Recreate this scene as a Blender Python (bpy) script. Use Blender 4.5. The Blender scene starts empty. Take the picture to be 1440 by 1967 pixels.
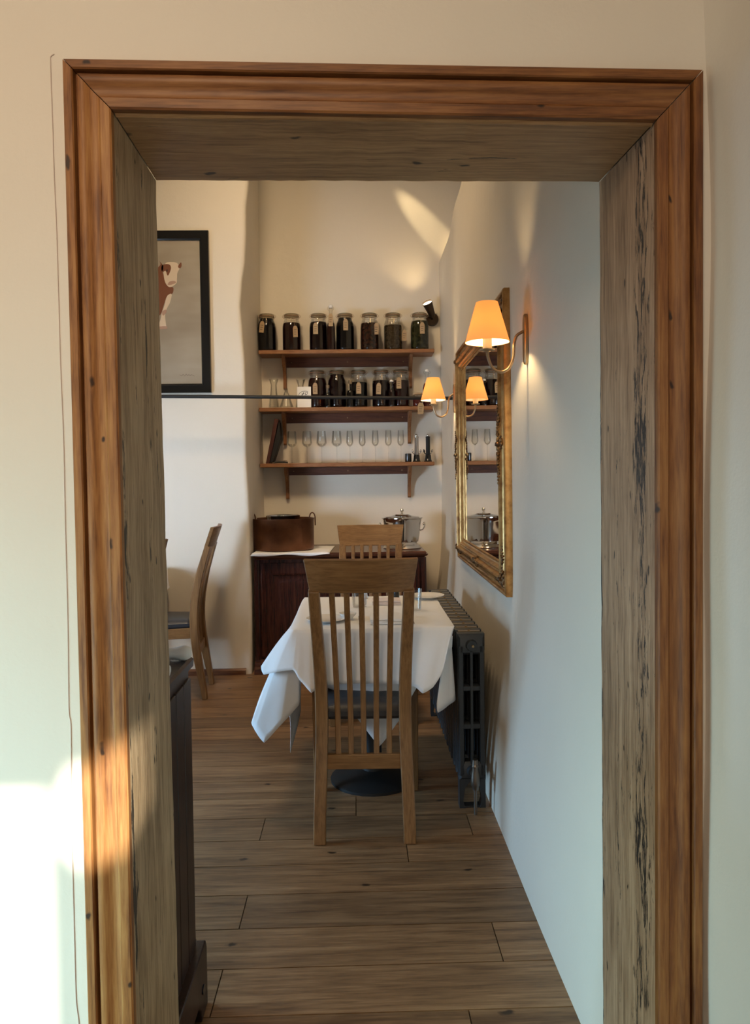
import bpy, bmesh, math, random
from mathutils import Vector, Matrix
S = bpy.context.scene
COL = S.collection
random.seed(7)
PI = math.pi

# ------------------------------------------------------------------ camera
F, CX, CY, CAMH = 1420.0, 720.0, 957.0, 1.344
DY = Vector((685 - CX, -(920 - CY), -F)).normalized()
DD = Vector((1430 - CX, -(55000 - CY), -F)); DD = (DD - DY * DD.dot(DY)).normalized()
DZ = -DD
DX = DY.cross(DZ)
cd = bpy.data.cameras.new('camera'); cam = bpy.data.objects.new('camera', cd); COL.objects.link(cam)
cd.sensor_fit = 'VERTICAL'; cd.sensor_height = 36.0; cd.lens = F / 1967 * 36
cd.shift_x = 0.0; cd.shift_y = -(983.5 - CY) / 1967
cd.clip_start = 0.02
m = Matrix((DX, DY, DZ)).to_4x4(); m.translation = Vector((0, 0, CAMH)); cam.matrix_world = m
S.camera = cam

def ray(px, py):
    v = Vector((px - CX, -(py - CY), -F)); return Vector((DX.dot(v), DY.dot(v), DZ.dot(v)))
def at(px, py, Y):
    r = ray(px, py); return Vector((0, 0, CAMH)) + r * (Y / r.y)
def atX(px, py, X):
    r = ray(px, py); return Vector((0, 0, CAMH)) + r * (X / r.x)

# ------------------------------------------------------------------ world, exposure, lights
S.view_settings.view_transform = 'Standard'; S.view_settings.look = 'None'
S.view_settings.gamma = 1.0; S.view_settings.exposure = 0.0; S.view_settings.use_curve_mapping = False
W = bpy.data.worlds.new('world'); S.world = W; W.use_nodes = True
W.node_tree.nodes['Background'].inputs[0].default_value = (0.55, 0.75, 1.0, 1)
W.node_tree.nodes['Background'].inputs[1].default_value = 0.6

def light(name, kind, loc, energy, color, aim=None, **kw):
    l = bpy.data.lights.new(name, kind); l.energy = energy; l.color = color
    for k, v in kw.items(): setattr(l, k, v)
    o = bpy.data.objects.new(name, l); COL.objects.link(o); o.location = loc
    if aim is not None:
        d = Vector(aim) if kind == 'SUN' else Vector(aim) - Vector(loc)
        o.rotation_euler = d.to_track_quat('-Z', 'Y').to_euler()
    return o
COOL = (0.40, 0.69, 1.0); WARM = (1.0, 0.68, 0.36)
SUN_D = Vector((-1.0, 3.0, -0.55)).normalized()
light('sun', 'SUN', (2, -6, 3), 9.0, (1.0, 0.92, 0.78), SUN_D, angle=math.radians(0.6))
# daylight entering the dining room windows (left wall) and the entry room glazed door (left wall)
light('dining_window_daylight', 'AREA', (-2.62, 2.70, 0.85), 26, COOL, (0.5, 2.60, -0.75), shape='RECTANGLE', size=1.0, size_y=0.9, spread=math.radians(105))
light('dining_window_sky', 'AREA', (-2.60, 2.55, 1.05), 13, (0.62, 0.78, 1.0), (-0.9, 5.1, 1.35), shape='RECTANGLE', size=0.8, size_y=0.7, spread=math.radians(70))
light('entry_window_daylight', 'AREA', (-1.62, 0.25, 0.60), 9.5, (0.55, 0.97, 1.0), (-0.65, 1.25, 0.35), shape='RECTANGLE', size=0.85, size_y=1.1, spread=math.radians(92))
# warm unseen fill lamps added overhead, aimed at the walls
light('dining_warm_fill', 'AREA', (-0.7, 3.1, 4.45), 20, (1.0, 0.73, 0.44), (-0.15, 5.1, 1.5), shape='DISK', size=0.6, spread=math.radians(95))
light('entry_back_fill', 'AREA', (-0.35, -3.35, 1.15), 16, (1.0, 0.88, 0.74), (-0.3, 1.25, 1.3), shape='RECTANGLE', size=1.4, size_y=1.3)  # unseen fill lamp added behind the camera to lift jambs and lintel
light('entry_warm_fill', 'AREA', (-0.50, -0.8, 2.40), 9.0, (1.0, 0.76, 0.53), (-0.75, 1.1, 1.5), shape='DISK', size=0.5, spread=math.radians(115))

# ------------------------------------------------------------------ materials
def newmat(name):
    mt = bpy.data.materials.new(name); mt.use_nodes = True
    return mt, mt.node_tree, mt.node_tree.nodes['Principled BSDF']
def c4(c): return (c[0], c[1], c[2], 1.0)
def plain(name, col, rough=0.5, metal=0.0, **kw):
    mt, nt, b = newmat(name)
    b.inputs['Base Color'].default_value = c4(col); b.inputs['Roughness'].default_value = rough; b.inputs['Metallic'].default_value = metal
    for k, v in kw.items(): b.inputs[k].default_value = v
    return mt
def ramp(nt, stops, fac):
    r = nt.nodes.new('ShaderNodeValToRGB'); e = r.color_ramp.elements
    e[0].position, e[0].color = stops[0][0], c4(stops[0][1])
    e[1].position, e[1].color = stops[-1][0], c4(stops[-1][1])
    for p, c in stops[1:-1]:
        k = e.new(p); k.color = c4(c)
    nt.links.new(fac, r.inputs[0]); return r.outputs[0]
def coords(nt, scale, loc=(0, 0, 0)):
    t = nt.nodes.new('ShaderNodeTexCoord'); mp = nt.nodes.new('ShaderNodeMapping')
    mp.inputs['Scale'].default_value = scale; mp.inputs['Location'].default_value = loc
    nt.links.new(t.outputs['Object'], mp.inputs[0]); return mp.outputs[0]
def noise(nt, vec, scale, detail=4, rough=0.55, dist=0.0):
    n = nt.nodes.new('ShaderNodeTexNoise'); n.inputs['Scale'].default_value = scale; n.inputs['Detail'].default_value = detail
    n.inputs['Roughness'].default_value = rough; n.inputs['Distortion'].default_value = dist
    nt.links.new(vec, n.inputs['Vector']); return n.outputs['Fac']
def mixc(nt, fac, a, b, mode='MIX'):
    n = nt.nodes.new('ShaderNodeMix'); n.data_type = 'RGBA'; n.blend_type = mode
    for sock, v in ((n.inputs[0], fac), (n.inputs[6], a), (n.inputs[7], b)):
        if hasattr(v, 'links') or isinstance(v, bpy.types.NodeSocket): nt.links.new(v, sock)
        elif isinstance(v, (tuple, list)): sock.default_value = c4(v)
        else: sock.default_value = v
    return n.outputs[2]
def bump(nt, b, h, strength, dist=0.01):
    n = nt.nodes.new('ShaderNodeBump'); n.inputs['Strength'].default_value = strength; n.inputs['Distance'].default_value = dist
    nt.links.new(h, n.inputs['Height']); nt.links.new(n.outputs[0], b.inputs['Normal'])
def wood(name, dark, mid, light_, axis='z', rough=0.45, fine=60.0, knots=None, per_island=0.0, bumps=0.15, loc=(0, 0, 0), streak=None):
    """grain runs along axis; fibres are stretched noise, growth bands a second broader noise"""
    mt, nt, b = newmat(name)
    k = 0.06
    s1 = {'x': (k, 1, 1), 'y': (1, k, 1), 'z': (1, 1, k)}[axis]
    v = coords(nt, s1, loc)
    if per_island:
        g = nt.nodes.new('ShaderNodeNewGeometry'); vm = nt.nodes.new('ShaderNodeVectorMath'); vm.operation = 'MULTIPLY_ADD'
        cb = nt.nodes.new('ShaderNodeCombineXYZ')
        for q in range(3): nt.links.new(g.outputs['Random Per Island'], cb.inputs[q])
        nt.links.new(cb.outputs[0], vm.inputs[0]); vm.inputs[1].default_value = (7, 13, 5); nt.links.new(v, vm.inputs[2]); v = vm.outputs[0]
    def madd(a, k, c=None):
        n = nt.nodes.new('ShaderNodeMath'); n.operation = 'MULTIPLY_ADD'; nt.links.new(a, n.inputs[0]); n.inputs[1].default_value = k
        if c is None: n.inputs[2].default_value = 0.0
        elif isinstance(c, float): n.inputs[2].default_value = c
        else: nt.links.new(c, n.inputs[2])
        return n.outputs[0]
    f1 = noise(nt, v, fine * 4.5, 4, 0.65, 0.2); f2 = noise(nt, v, fine * 0.7, 4, 0.55, 1.5); f3 = noise(nt, coords(nt, (1, 1, 1), loc), 5.0, 4, 0.6)
    tot = madd(f1, 0.42, madd(f2, 0.40, madd(f3, 0.18)))
    c = ramp(nt, [(0.39, dark), (0.50, mid), (0.61, light_)], tot)
    if per_island:
        g = nt.nodes.new('ShaderNodeNewGeometry')
        rc = ramp(nt, [(0.0, (1 - per_island,) * 3), (0.5, (1, 0.97, 0.93)), (1.0, (1 + per_island, 1 + per_island * .9, 1 + per_island * .8))], g.outputs['Random Per Island'])
        c = mixc(nt, 1.0, c, rc, 'MULTIPLY')
    if knots:
        vo = nt.nodes.new('ShaderNodeTexVoronoi'); vo.voronoi_dimensions = '2D'; vo.inputs['Scale'].default_value = knots[0]
        sx_ = nt.nodes.new('ShaderNodeSeparateXYZ'); nt.links.new(coords(nt, (1, 1, 1), (0.37, 0.11, 0.7)), sx_.inputs[0])
        cx_ = nt.nodes.new('ShaderNodeCombineXYZ')
        along, across = knots[2]
        nt.links.new(madd(sx_.outputs[along], 0.5), cx_.inputs[0]); nt.links.new(sx_.outputs[across], cx_.inputs[1])
        nz_ = nt.nodes.new('ShaderNodeVectorMath'); nz_.operation = 'ADD'; nt.links.new(cx_.outputs[0], nz_.inputs[0])
        nn = nt.nodes.new('ShaderNodeTexNoise'); nn.inputs['Scale'].default_value = 30; nt.links.new(coords(nt, (1, 1, 1)), nn.inputs['Vector'])
        sc_ = nt.nodes.new('ShaderNodeVectorMath'); sc_.operation = 'SCALE'; sc_.inputs['Scale'].default_value = 0.02; nt.links.new(nn.outputs['Color'], sc_.inputs[0]); nt.links.new(sc_.outputs[0], nz_.inputs[1])
        nt.links.new(nz_.outputs[0], vo.inputs['Vector'])
        kf = ramp(nt, [(0.0, (1, 1, 1)), (knots[1], (1, 1, 1)), (knots[1] * 2.2, (0, 0, 0))], vo.outputs['Distance'])
        c = mixc(nt, kf, c, tuple(x * 0.25 for x in dark))
    if streak:
        sv = coords(nt, {'x': (.17, 1, 1), 'y': (1, .17, 1), 'z': (1, 1, .17)}[axis], (1.7, 3.1, 0.4))
        sn = noise(nt, sv, streak[0], 6, 0.72, 0.4)
        big = noise(nt, coords(nt, (1, 1, 1), (4, 2, 8)), 3.2, 2, 0.5)
        if len(streak) > 3:      # staining gathers along given bands of the board's width (object y)
            sp_ = nt.nodes.new('ShaderNodeSeparateXYZ'); nt.links.new(coords(nt, (1, 1, 1)), sp_.inputs[0])
            mr = nt.nodes.new('ShaderNodeMapRange'); mr.inputs[1].default_value = 1.25; mr.inputs[2].default_value = 1.524; nt.links.new(sp_.outputs[1], mr.inputs[0])
            bandc = ramp(nt, [(p, (q, q, q)) for p, q in streak[3]], mr.outputs[0])
            sn = madd(bandc, 0.22, sn)
        sf = ramp(nt, [(streak[1], (0, 0, 0)), (streak[1] + 0.06, (1, 1, 1))], madd(big, 0.35, sn))
        c = mixc(nt, sf, c, streak[2])
    nt.links.new(c, b.inputs['Base Color']); b.inputs['Roughness'].default_value = rough
    bump(nt, b, f1, bumps, 0.002)
    return mt
def plaster(name, col, amp=0.35):
    mt, nt, b = newmat(name)
    v = coords(nt, (1, 1, 1))
    n1 = noise(nt, v, 1.6, 3); n2 = noise(nt, v, 9, 5, 0.5); n3 = noise(nt, v, 140, 3)
    c = ramp(nt, [(0.3, tuple(x * 0.95 for x in col)), (0.7, col)], n1)
    nt.links.new(c, b.inputs['Base Color']); b.inputs['Roughness'].default_value = 0.55
    a = nt.nodes.new('ShaderNodeMath'); a.operation = 'MULTIPLY_ADD'; nt.links.new(n2, a.inputs[0]); a.inputs[1].default_value = 8.0; nt.links.new(n3, a.inputs[2])
    bump(nt, b, a.outputs[0], amp, 0.0012)
    return mt
M = {}
M['plaster'] = plaster('white_plaster', (0.80, 0.755, 0.68))
M['plaster_far'] = plaster('lamp_warmed_plaster', (0.78, 0.71, 0.59))  # yellow tone carries the lamps' warm light in the colour
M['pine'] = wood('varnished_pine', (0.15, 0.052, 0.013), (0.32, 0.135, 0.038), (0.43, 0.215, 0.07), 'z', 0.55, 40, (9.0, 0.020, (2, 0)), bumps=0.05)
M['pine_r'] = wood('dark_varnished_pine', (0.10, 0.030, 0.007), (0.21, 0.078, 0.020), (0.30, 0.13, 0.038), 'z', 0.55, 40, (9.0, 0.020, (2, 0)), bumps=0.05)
M['pine_x'] = wood('varnished_pine_across', (0.10, 0.034, 0.009), (0.21, 0.082, 0.023), (0.30, 0.135, 0.043), 'x', 0.5, 40, (9.0, 0.020, (0, 2)), bumps=0.1)
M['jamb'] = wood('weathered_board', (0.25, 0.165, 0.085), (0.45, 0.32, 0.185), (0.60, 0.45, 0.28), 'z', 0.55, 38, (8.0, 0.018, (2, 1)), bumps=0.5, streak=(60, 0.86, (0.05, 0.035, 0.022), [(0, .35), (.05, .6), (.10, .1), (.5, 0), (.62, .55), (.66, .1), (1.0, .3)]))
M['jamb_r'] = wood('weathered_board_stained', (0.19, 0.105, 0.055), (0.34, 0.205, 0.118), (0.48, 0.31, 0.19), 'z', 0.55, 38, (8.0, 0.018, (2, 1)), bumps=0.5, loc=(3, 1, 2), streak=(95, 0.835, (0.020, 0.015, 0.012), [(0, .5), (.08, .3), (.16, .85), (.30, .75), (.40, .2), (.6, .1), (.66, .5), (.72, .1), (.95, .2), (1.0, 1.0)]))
M['lintel'] = wood('weathered_lintel', (0.22, 0.115, 0.048), (0.39, 0.225, 0.10), (0.52, 0.32, 0.155), 'x', 0.55, 38, (7.0, 0.022, (0, 1)), bumps=0.5, streak=(42, 0.82, (0.03, 0.02, 0.012)))
M['floor'] = wood('oak_planks', (0.12, 0.063, 0.029), (0.215, 0.120, 0.056), (0.31, 0.185, 0.092), 'x', 0.42, 26, (3.0, 0.014, (0, 1)), per_island=0.22, bumps=0.3)
OAKC = ((0.16, 0.075, 0.024), (0.235, 0.117, 0.040), (0.30, 0.157, 0.058))
M['oak'] = wood('chair_oak', *OAKC, 'z', 0.38, 35)
M['oak_x'] = wood('chair_oak_across', *OAKC, 'x', 0.38, 35)
M['oak_y'] = wood('chair_oak_side', *OAKC, 'y', 0.38, 35)
M['shelf'] = wood('shelf_pine', (0.16, 0.06, 0.02), (0.28, 0.12, 0.045), (0.36, 0.18, 0.075), 'x', 0.45, 40)
M['shelf_z'] = wood('bracket_pine', (0.14, 0.055, 0.018), (0.24, 0.10, 0.035), (0.32, 0.15, 0.06), 'z', 0.45, 40)
M['rail_dark'] = wood('back_rail_wood', (0.06, 0.016, 0.007), (0.11, 0.032, 0.012), (0.15, 0.05, 0.02), 'x', 0.45, 40)
M['mahogany'] = wood('mahogany', (0.016, 0.0045, 0.003), (0.040, 0.010, 0.006), (0.075, 0.021, 0.011), 'z', 0.25, 35)
M['mahogany_x'] = wood('mahogany_across', (0.03, 0.009, 0.005), (0.075, 0.024, 0.012), (0.12, 0.04, 0.02), 'x', 0.25, 35)
M['dresser'] = wood('dark_dresser_wood', (0.012, 0.006, 0.005), (0.03, 0.015, 0.013), (0.05, 0.026, 0.022), 'z', 0.35, 30)
M['skirting'] = wood('skirting_wood', (0.09, 0.03, 0.012), (0.17, 0.065, 0.025), (0.23, 0.10, 0.04), 'x', 0.4, 35)
M['board'] = wood('dark_board', (0.03, 0.008, 0.005), (0.07, 0.018, 0.01), (0.1, 0.03, 0.018), 'z', 0.35, 30)
M['leather'] = plain('seat_leather', (0.035, 0.037, 0.045), 0.42)
def linen(name, col):
    mt, nt, b = newmat(name); v = coords(nt, (1, 1, 1)); n = noise(nt, v, 6, 3, .5)
    b.inputs['Base Color'].default_value = c4(col); b.inputs['Roughness'].default_value = 0.85
    b.inputs['Sheen Weight'].default_value = 0.2
    bump(nt, b, n, 0.35, 0.02); return mt
M['linen'] = linen('white_linen', (0.90, 0.89, 0.88))
M['linen_pink'] = linen('pale_pink_linen', (0.74, 0.66, 0.66))
M['iron'] = plain('painted_cast_iron', (0.030, 0.034, 0.038), 0.42, 0.25)
M['iron_top'] = plain('pale_cast_iron', (0.30, 0.25, 0.17), 0.35, 0.8)
M['brass_dull'] = plain('aged_brass', (0.33, 0.22, 0.11), 0.38, 0.9)
M['bronze'] = plain('dark_bronze', (0.07, 0.045, 0.028), 0.35, 0.8)
M['nickel'] = plain('antique_nickel', (0.44, 0.33, 0.21), 0.33, 0.95)
M['pewter'] = plain('dull_pewter', (0.20, 0.17, 0.14), 0.4, 0.9)
M['steel'] = plain('polished_steel', (0.62, 0.60, 0.57), 0.12, 1.0)
M['black'] = plain('matt_black', (0.007, 0.007, 0.007), 0.6)
M['black_gloss'] = plain('gloss_black', (0.012, 0.012, 0.012), 0.15)
M['china'] = plain('white_china', (0.82, 0.79, 0.74), 0.18)
M['card'] = plain('cream_card', (0.90, 0.84, 0.72), 0.8)
M['tag'] = plain('brown_paper', (0.42, 0.29, 0.16), 0.9)
M['ink'] = plain('dark_ink', (0.03, 0.025, 0.02), 0.8)
M['wirecol'] = plain('painted_wire', (0.62, 0.52, 0.47), 0.6)
M['mirror'] = plain('mirror_glass', (0.86, 0.85, 0.82), 0.01, 1.0)
M['candle'] = plain('ivory_tube', (0.85, 0.75, 0.5), 0.5)
def gilt():
    mt, nt, b = newmat('gilded_wood'); v = coords(nt, (1, 1, 1)); n = noise(nt, v, 14, 5, .65)
    c = ramp(nt, [(0.34, (0.24, 0.11, 0.035)), (0.5, (0.47, 0.265, 0.09)), (0.7, (0.60, 0.38, 0.15))], n)
    nt.links.new(c, b.inputs['Base Color']); b.inputs['Metallic'].default_value = 0.7; b.inputs['Roughness'].default_value = 0.34
    bump(nt, b, n, 0.08, 0.003); return mt
M['gilt'] = gilt()
def gilt_dark():
    mt, nt, b = newmat('carved_gilding'); v = coords(nt, (1, 1, 1)); n = noise(nt, v, 70, 4, .6)
    c = ramp(nt, [(0.40, (0.05, 0.022, 0.010)), (0.55, (0.24, 0.13, 0.05)), (0.72, (0.55, 0.40, 0.2))], n)
    nt.links.new(c, b.inputs['Base Color']); b.inputs['Metallic'].default_value = 0.6; b.inputs['Roughness'].default_value = 0.4
    bump(nt, b, n, 0.5, 0.004); return mt
M['carving'] = gilt_dark()
def copper():
    mt, nt, b = newmat('old_copper'); v = coords(nt, (1, 1, 1)); n = noise(nt, v, 7, 4, .6)
    c = ramp(nt, [(0.3, (0.09, 0.036, 0.017)), (0.7, (0.20, 0.085, 0.04))], n)
    nt.links.new(c, b.inputs['Base Color']); b.inputs['Metallic'].default_value = 0.7; b.inputs['Roughness'].default_value = 0.38; return mt
M['copper'] = copper()
def thinglass(name, tint=(0.965, 0.97, 0.96), refl=1.0):
    mt = bpy.data.materials.new(name); mt.use_nodes = True; nt = mt.node_tree; nt.nodes.clear()
    o = nt.nodes.new('ShaderNodeOutputMaterial'); t = nt.nodes.new('ShaderNodeBsdfTransparent'); g = nt.nodes.new('ShaderNodeBsdfGlossy')
    g.inputs['Roughness'].default_value = 0.03; t.inputs[0].default_value = c4(tint)
    lw = nt.nodes.new('ShaderNodeLayerWeight'); lw.inputs[0].default_value = 0.35
    mu = nt.nodes.new('ShaderNodeMath'); mu.operation = 'MULTIPLY_ADD'; nt.links.new(lw.outputs['Fresnel'], mu.inputs[0]); mu.inputs[1].default_value = 0.45 * refl; mu.inputs[2].default_value = 0.008
    mx = nt.nodes.new('ShaderNodeMixShader'); nt.links.new(mu.outputs[0], mx.inputs[0]); nt.links.new(t.outputs[0], mx.inputs[1]); nt.links.new(g.outputs[0], mx.inputs[2])
    nt.links.new(mx.outputs[0], o.inputs[0]); return mt
M['glass'] = thinglass('clear_glass')
M['lid_glass'] = thinglass('lid_glass', (0.72, 0.70, 0.62), 1.3)
def shademat():
    mt = bpy.data.materials.new('amber_shade'); mt.use_nodes = True; nt = mt.node_tree; nt.nodes.clear()
    o = nt.nodes.new('ShaderNodeOutputMaterial'); d = nt.nodes.new('ShaderNodeBsdfDiffuse'); t = nt.nodes.new('ShaderNodeBsdfTranslucent')
    d.inputs[0].default_value = (0.75, 0.48, 0.18, 1); t.inputs[0].default_value = (0.85, 0.55, 0.24, 1)
    mx = nt.nodes.new('ShaderNodeMixShader'); mx.inputs[0].default_value = 0.42
    nt.links.new(d.outputs[0], mx.inputs[1]); nt.links.new(t.outputs[0], mx.inputs[2])
    e = nt.nodes.new('ShaderNodeEmission'); e.inputs[0].default_value = (1.0, 0.45, 0.12, 1); e.inputs[1].default_value = SHADE_GLOW
    a = nt.nodes.new('ShaderNodeAddShader'); nt.links.new(mx.outputs[0], a.inputs[0]); nt.links.new(e.outputs[0], a.inputs[1])
    nt.links.new(a.outputs[0], o.inputs[0]); return mt
SHADE_GLOW = 0.5
M['shade'] = shademat()
def thin_lining():
    mt = bpy.data.materials.new('shade_lining'); mt.use_nodes = True; nt = mt.node_tree; nt.nodes.clear()
    o = nt.nodes.new('ShaderNodeOutputMaterial'); d = nt.nodes.new('ShaderNodeBsdfDiffuse'); t = nt.nodes.new('ShaderNodeBsdfTranslucent')
    d.inputs[0].default_value = (0.9, 0.85, 0.75, 1); t.inputs[0].default_value = (0.9, 0.8, 0.6, 1)
    mx = nt.nodes.new('ShaderNodeMixShader'); mx.inputs[0].default_value = 0.4
    nt.links.new(d.outputs[0], mx.inputs[1]); nt.links.new(t.outputs[0], mx.inputs[2]); nt.links.new(mx.outputs[0], o.inputs[0]); return mt
def emis(name, col, st):
    mt, nt, b = newmat(name); b.inputs['Base Color'].default_value = c4(col)
    b.inputs['Emission Color'].default_value = c4(col); b.inputs['Emission Strength'].default_value = st; return mt
M['bulb'] = emis('lit_bulb', (1.0, 0.72, 0.38), 620)
M['lining'] = thin_lining()
M['lens'] = emis('lit_lens', (1.0, 0.85, 0.6), 9)
def liquid(name, c1, c2, sc=40):
    mt, nt, b = newmat(name); v = coords(nt, (1, 1, 1)); n = noise(nt, v, sc, 3, .6)
    c = ramp(nt, [(0.42, c1), (0.62, c2)], n); nt.links.new(c, b.inputs['Base Color'])
    b.inputs['Roughness'].default_value = 0.12; return mt
LQ = {
 'black': liquid('black_preserve', (0.0012, 0.001, 0.0012), (0.003, 0.002, 0.0025)),
 'ruby': liquid('ruby_preserve', (0.008, 0.0012, 0.001), (0.030, 0.005, 0.004)),
 'plum': liquid('plum_preserve', (0.004, 0.001, 0.0012), (0.010, 0.002, 0.003)),
 'berry': liquid('berry_preserve', (0.012, 0.004, 0.002), (0.05, 0.017, 0.008), 55),
 'tan': liquid('seed_preserve', (0.025, 0.015, 0.006), (0.075, 0.048, 0.022), 90),
 'olive': liquid('green_preserve', (0.010, 0.011, 0.003), (0.035, 0.034, 0.010), 30),
 'red': liquid('red_preserve', (0.07, 0.008, 0.006), (0.13, 0.014, 0.010)),
}

# ------------------------------------------------------------------ object helpers
def tag_(o, label=None, cat=None, group=None, kind=None):
    if label: o['label'] = label
    if cat: o['category'] = cat
    if group: o['group'] = group
    if kind: o['kind'] = kind
    return o
def thing(name, label, cat, loc=(0, 0, 0), rz=0.0, group=None):
    o = bpy.data.objects.new(name, None); COL.objects.link(o); o.empty_display_size = 0.05
    o.location = loc; o.rotation_euler = (0, 0, rz)
    return tag_(o, label, cat, group)
def mk(name, bm, mat, parent=None, smooth=35, bevel=0.0, seg=2, recalc=True):
    if recalc: bmesh.ops.recalc_face_normals(bm, faces=bm.faces[:])
    me = bpy.data.meshes.new(name); bm.to_mesh(me); bm.free()
    for q in (mat if isinstance(mat, (list, tuple)) else [mat]): me.materials.append(q)
    if smooth:
        for p in me.polygons: p.use_smooth = True
        me.set_sharp_from_angle(angle=math.radians(smooth))
    o = bpy.data.objects.new(name, me); COL.objects.link(o)
    if parent is not None: o.parent = parent
    if bevel:
        b = o.modifiers.new('bevel', 'BEVEL'); b.width = bevel; b.segments = seg; b.limit_method = 'ANGLE'; b.angle_limit = math.radians(40)
        b.harden_normals = False
    return o
def copy_tree(o, parent=None):
    c = o.copy(); COL.objects.link(c); c.parent = parent
    for ch in list(o.children): copy_tree(ch, c)
    return c
def NB(): return bmesh.new()
def box(bm, x0, x1, y0, y1, z0, z1, mi=0):
    v = [bm.verts.new((x, y, z)) for x in (x0, x1) for y in (y0, y1) for z in (z0, z1)]
    fs = []
    for q in ((0, 1, 3, 2), (4, 6, 7, 5), (0, 4, 5, 1), (2, 3, 7, 6), (0, 2, 6, 4), (1, 5, 7, 3)):
        f = bm.faces.new([v[i] for i in q]); f.material_index = mi; fs.append(f)
    return v
def hexa(bm, p):
    """8 points: index = 4*x+2*y+z"""
    v = [bm.verts.new(q) for q in p]
    for q in ((0, 1, 3, 2), (4, 6, 7, 5), (0, 4, 5, 1), (2, 3, 7, 6), (0, 2, 6, 4), (1, 5, 7, 3)): bm.faces.new([v[i] for i in q])
def lathe(bm, prof, n=28, cx=0, cy=0, sx=1, sy=1, cap=True):
    rings = []
    for r, z in prof:
        if r < 1e-5: rings.append([bm.verts.new((cx, cy, z))])
        else: rings.append([bm.verts.new((cx + sx * r * math.cos(2 * PI * i / n), cy + sy * r * math.sin(2 * PI * i / n), z)) for i in range(n)])
    for a, b in zip(rings, rings[1:]):
        for i in range(n):
            j = (i + 1) % n
            if len(a) == 1 and len(b) == 1: continue
            if len(a) == 1: bm.faces.new((a[0], b[j], b[i]))
            elif len(b) == 1: bm.faces.new((a[i], a[j], b[0]))
            else: bm.faces.new((a[i], a[j], b[j], b[i]))
    if cap:
        for r in (rings[0], rings[-1]):
            if len(r) > 2: bm.faces.new(r)
def loftloops(bm, loops, closed=True, cap=True):
    vs = [[bm.verts.new(p) for p in L] for L in loops]
    n = len(vs[0])
    for a, b in zip(vs, vs[1:]):
        for i in range(n if closed else n - 1):
            j = (i + 1) % n; bm.faces.new((a[i], a[j], b[j], b[i]))
    if cap and closed:
        bm.faces.new(vs[0]); bm.faces.new(vs[-1])
    return vs
def tube(bm, pts, r, n=10, closed=False, cap=True):
    pts = [Vector(p) for p in pts]; loops = []; N = len(pts)
    up = None
    for i, p in enumerate(pts):
        if closed: t = pts[(i + 1) % N] - pts[i - 1]
        else: t = pts[min(i + 1, N - 1)] - pts[max(i - 1, 0)]
        t.normalize()
        if up is None:
            up = Vector((0, 0, 1)) if abs(t.z) < 0.9 else Vector((1, 0, 0))
        a = up - t * up.dot(t); a.normalize(); up = a; b = t.cross(a)
        rr = r[i] if isinstance(r, (list, tuple)) else r
        loops.append([p + (a * math.cos(2 * PI * k / n) + b * math.sin(2 * PI * k / n)) * rr for k in range(n)])
    if closed: loops.append(loops[0])
    loftloops(bm, loops, True, cap and not closed)
def cat(pts, per=6, closed=False):
    """Catmull-Rom through points"""
    P = [Vector(p) for p in pts]; N = len(P); out = []
    for i in range(N if closed else N - 1):
        p0 = P[(i - 1) % N] if closed or i > 0 else P[0]; p1 = P[i]; p2 = P[(i + 1) % N]
        p3 = P[(i + 2) % N] if closed or i + 2 < N else P[-1]
        for k in range(per):
            t = k / per
            out.append(0.5 * ((2 * p1) + (p2 - p0) * t + (2 * p0 - 5 * p1 + 4 * p2 - p3) * t * t + (3 * p1 - p0 - 3 * p2 + p3) * t ** 3))
    if not closed: out.append(P[-1])
    return out
def prism(bm, poly, axis, a, b):
    """extrude 2-D polygon along axis between a and b; poly in the other two axes (in order)"""
    def P(u, v, w):
        return {'x': (w, u, v), 'y': (u, w, v), 'z': (u, v, w)}[axis]
    loftloops(bm, [[P(u, v, a) for u, v in poly], [P(u, v, b) for u, v in poly]])
def sphere(bm, c, r, n=10, sc=(1, 1, 1)):
    mt = Matrix.Translation(c) @ Matrix.Diagonal((sc[0], sc[1], sc[2], 1)); bmesh.ops.create_uvsphere(bm, u_segments=n, v_segments=max(6, n // 2 + 2), radius=r, matrix=mt)
def smooth(a, b, x):
    t = max(0.0, min(1.0, (x - a) / (b - a))); return t * t * (3 - 2 * t)
def lerp(a, b, t): return a + (b - a) * t
def itp(tab, x):
    if x <= tab[0][0]: return tab[0][1]
    for (x0, y0), (x1, y1) in zip(tab, tab[1:]):
        if x <= x1:
            t = (x - x0) / (x1 - x0); t = t * t * (3 - 2 * t) * .5 + t * .5; return lerp(y0, y1, t)
    return tab[-1][1]

# ================================================================== SETTING
YF, YB = 1.25, 1.524          # faces of the wall with the doorway
YP, YA = 5.12, 5.80           # picture wall, alcove back wall
# ---- floor: planks run across, seams measured in the photograph
def floor():
    bm = NB()
    seams = {0: [-0.385], 1: [0.39], 2: [-0.37], 3: [], 4: [0.165], 5: [-0.38, 0.42], 6: [-0.02], 7: [0.9, -0.9], 8: [0.2]}
    y0, w = 1.829, 0.1815
    rnd = random.Random(3)
    for k in range(-31, 24):
        a, b = y0 + k * w, y0 + (k + 1) * w - 0.0035
        xs = list(seams.get(k, [])) or ([rnd.uniform(-1.2, 1.2)] if k not in (3,) else [])
        xs = sorted([-3.7] + xs + [x for x in (-2.4 + rnd.uniform(-.3, .3), 1.9 + rnd.uniform(-.3, .3))] + [3.0])
        for u, v in zip(xs, xs[1:]):
            if v - u > 0.05: box(bm, u, v - 0.003, a, b, -0.02, 0.0)
    box(bm, -3.8, 3.1, y0 - 32 * w, y0 + 25 * w, -0.05, -0.021)
    return mk('floor', bm, M['floor'], None, smooth=0)
tag_(floor(), kind='structure')

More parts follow.
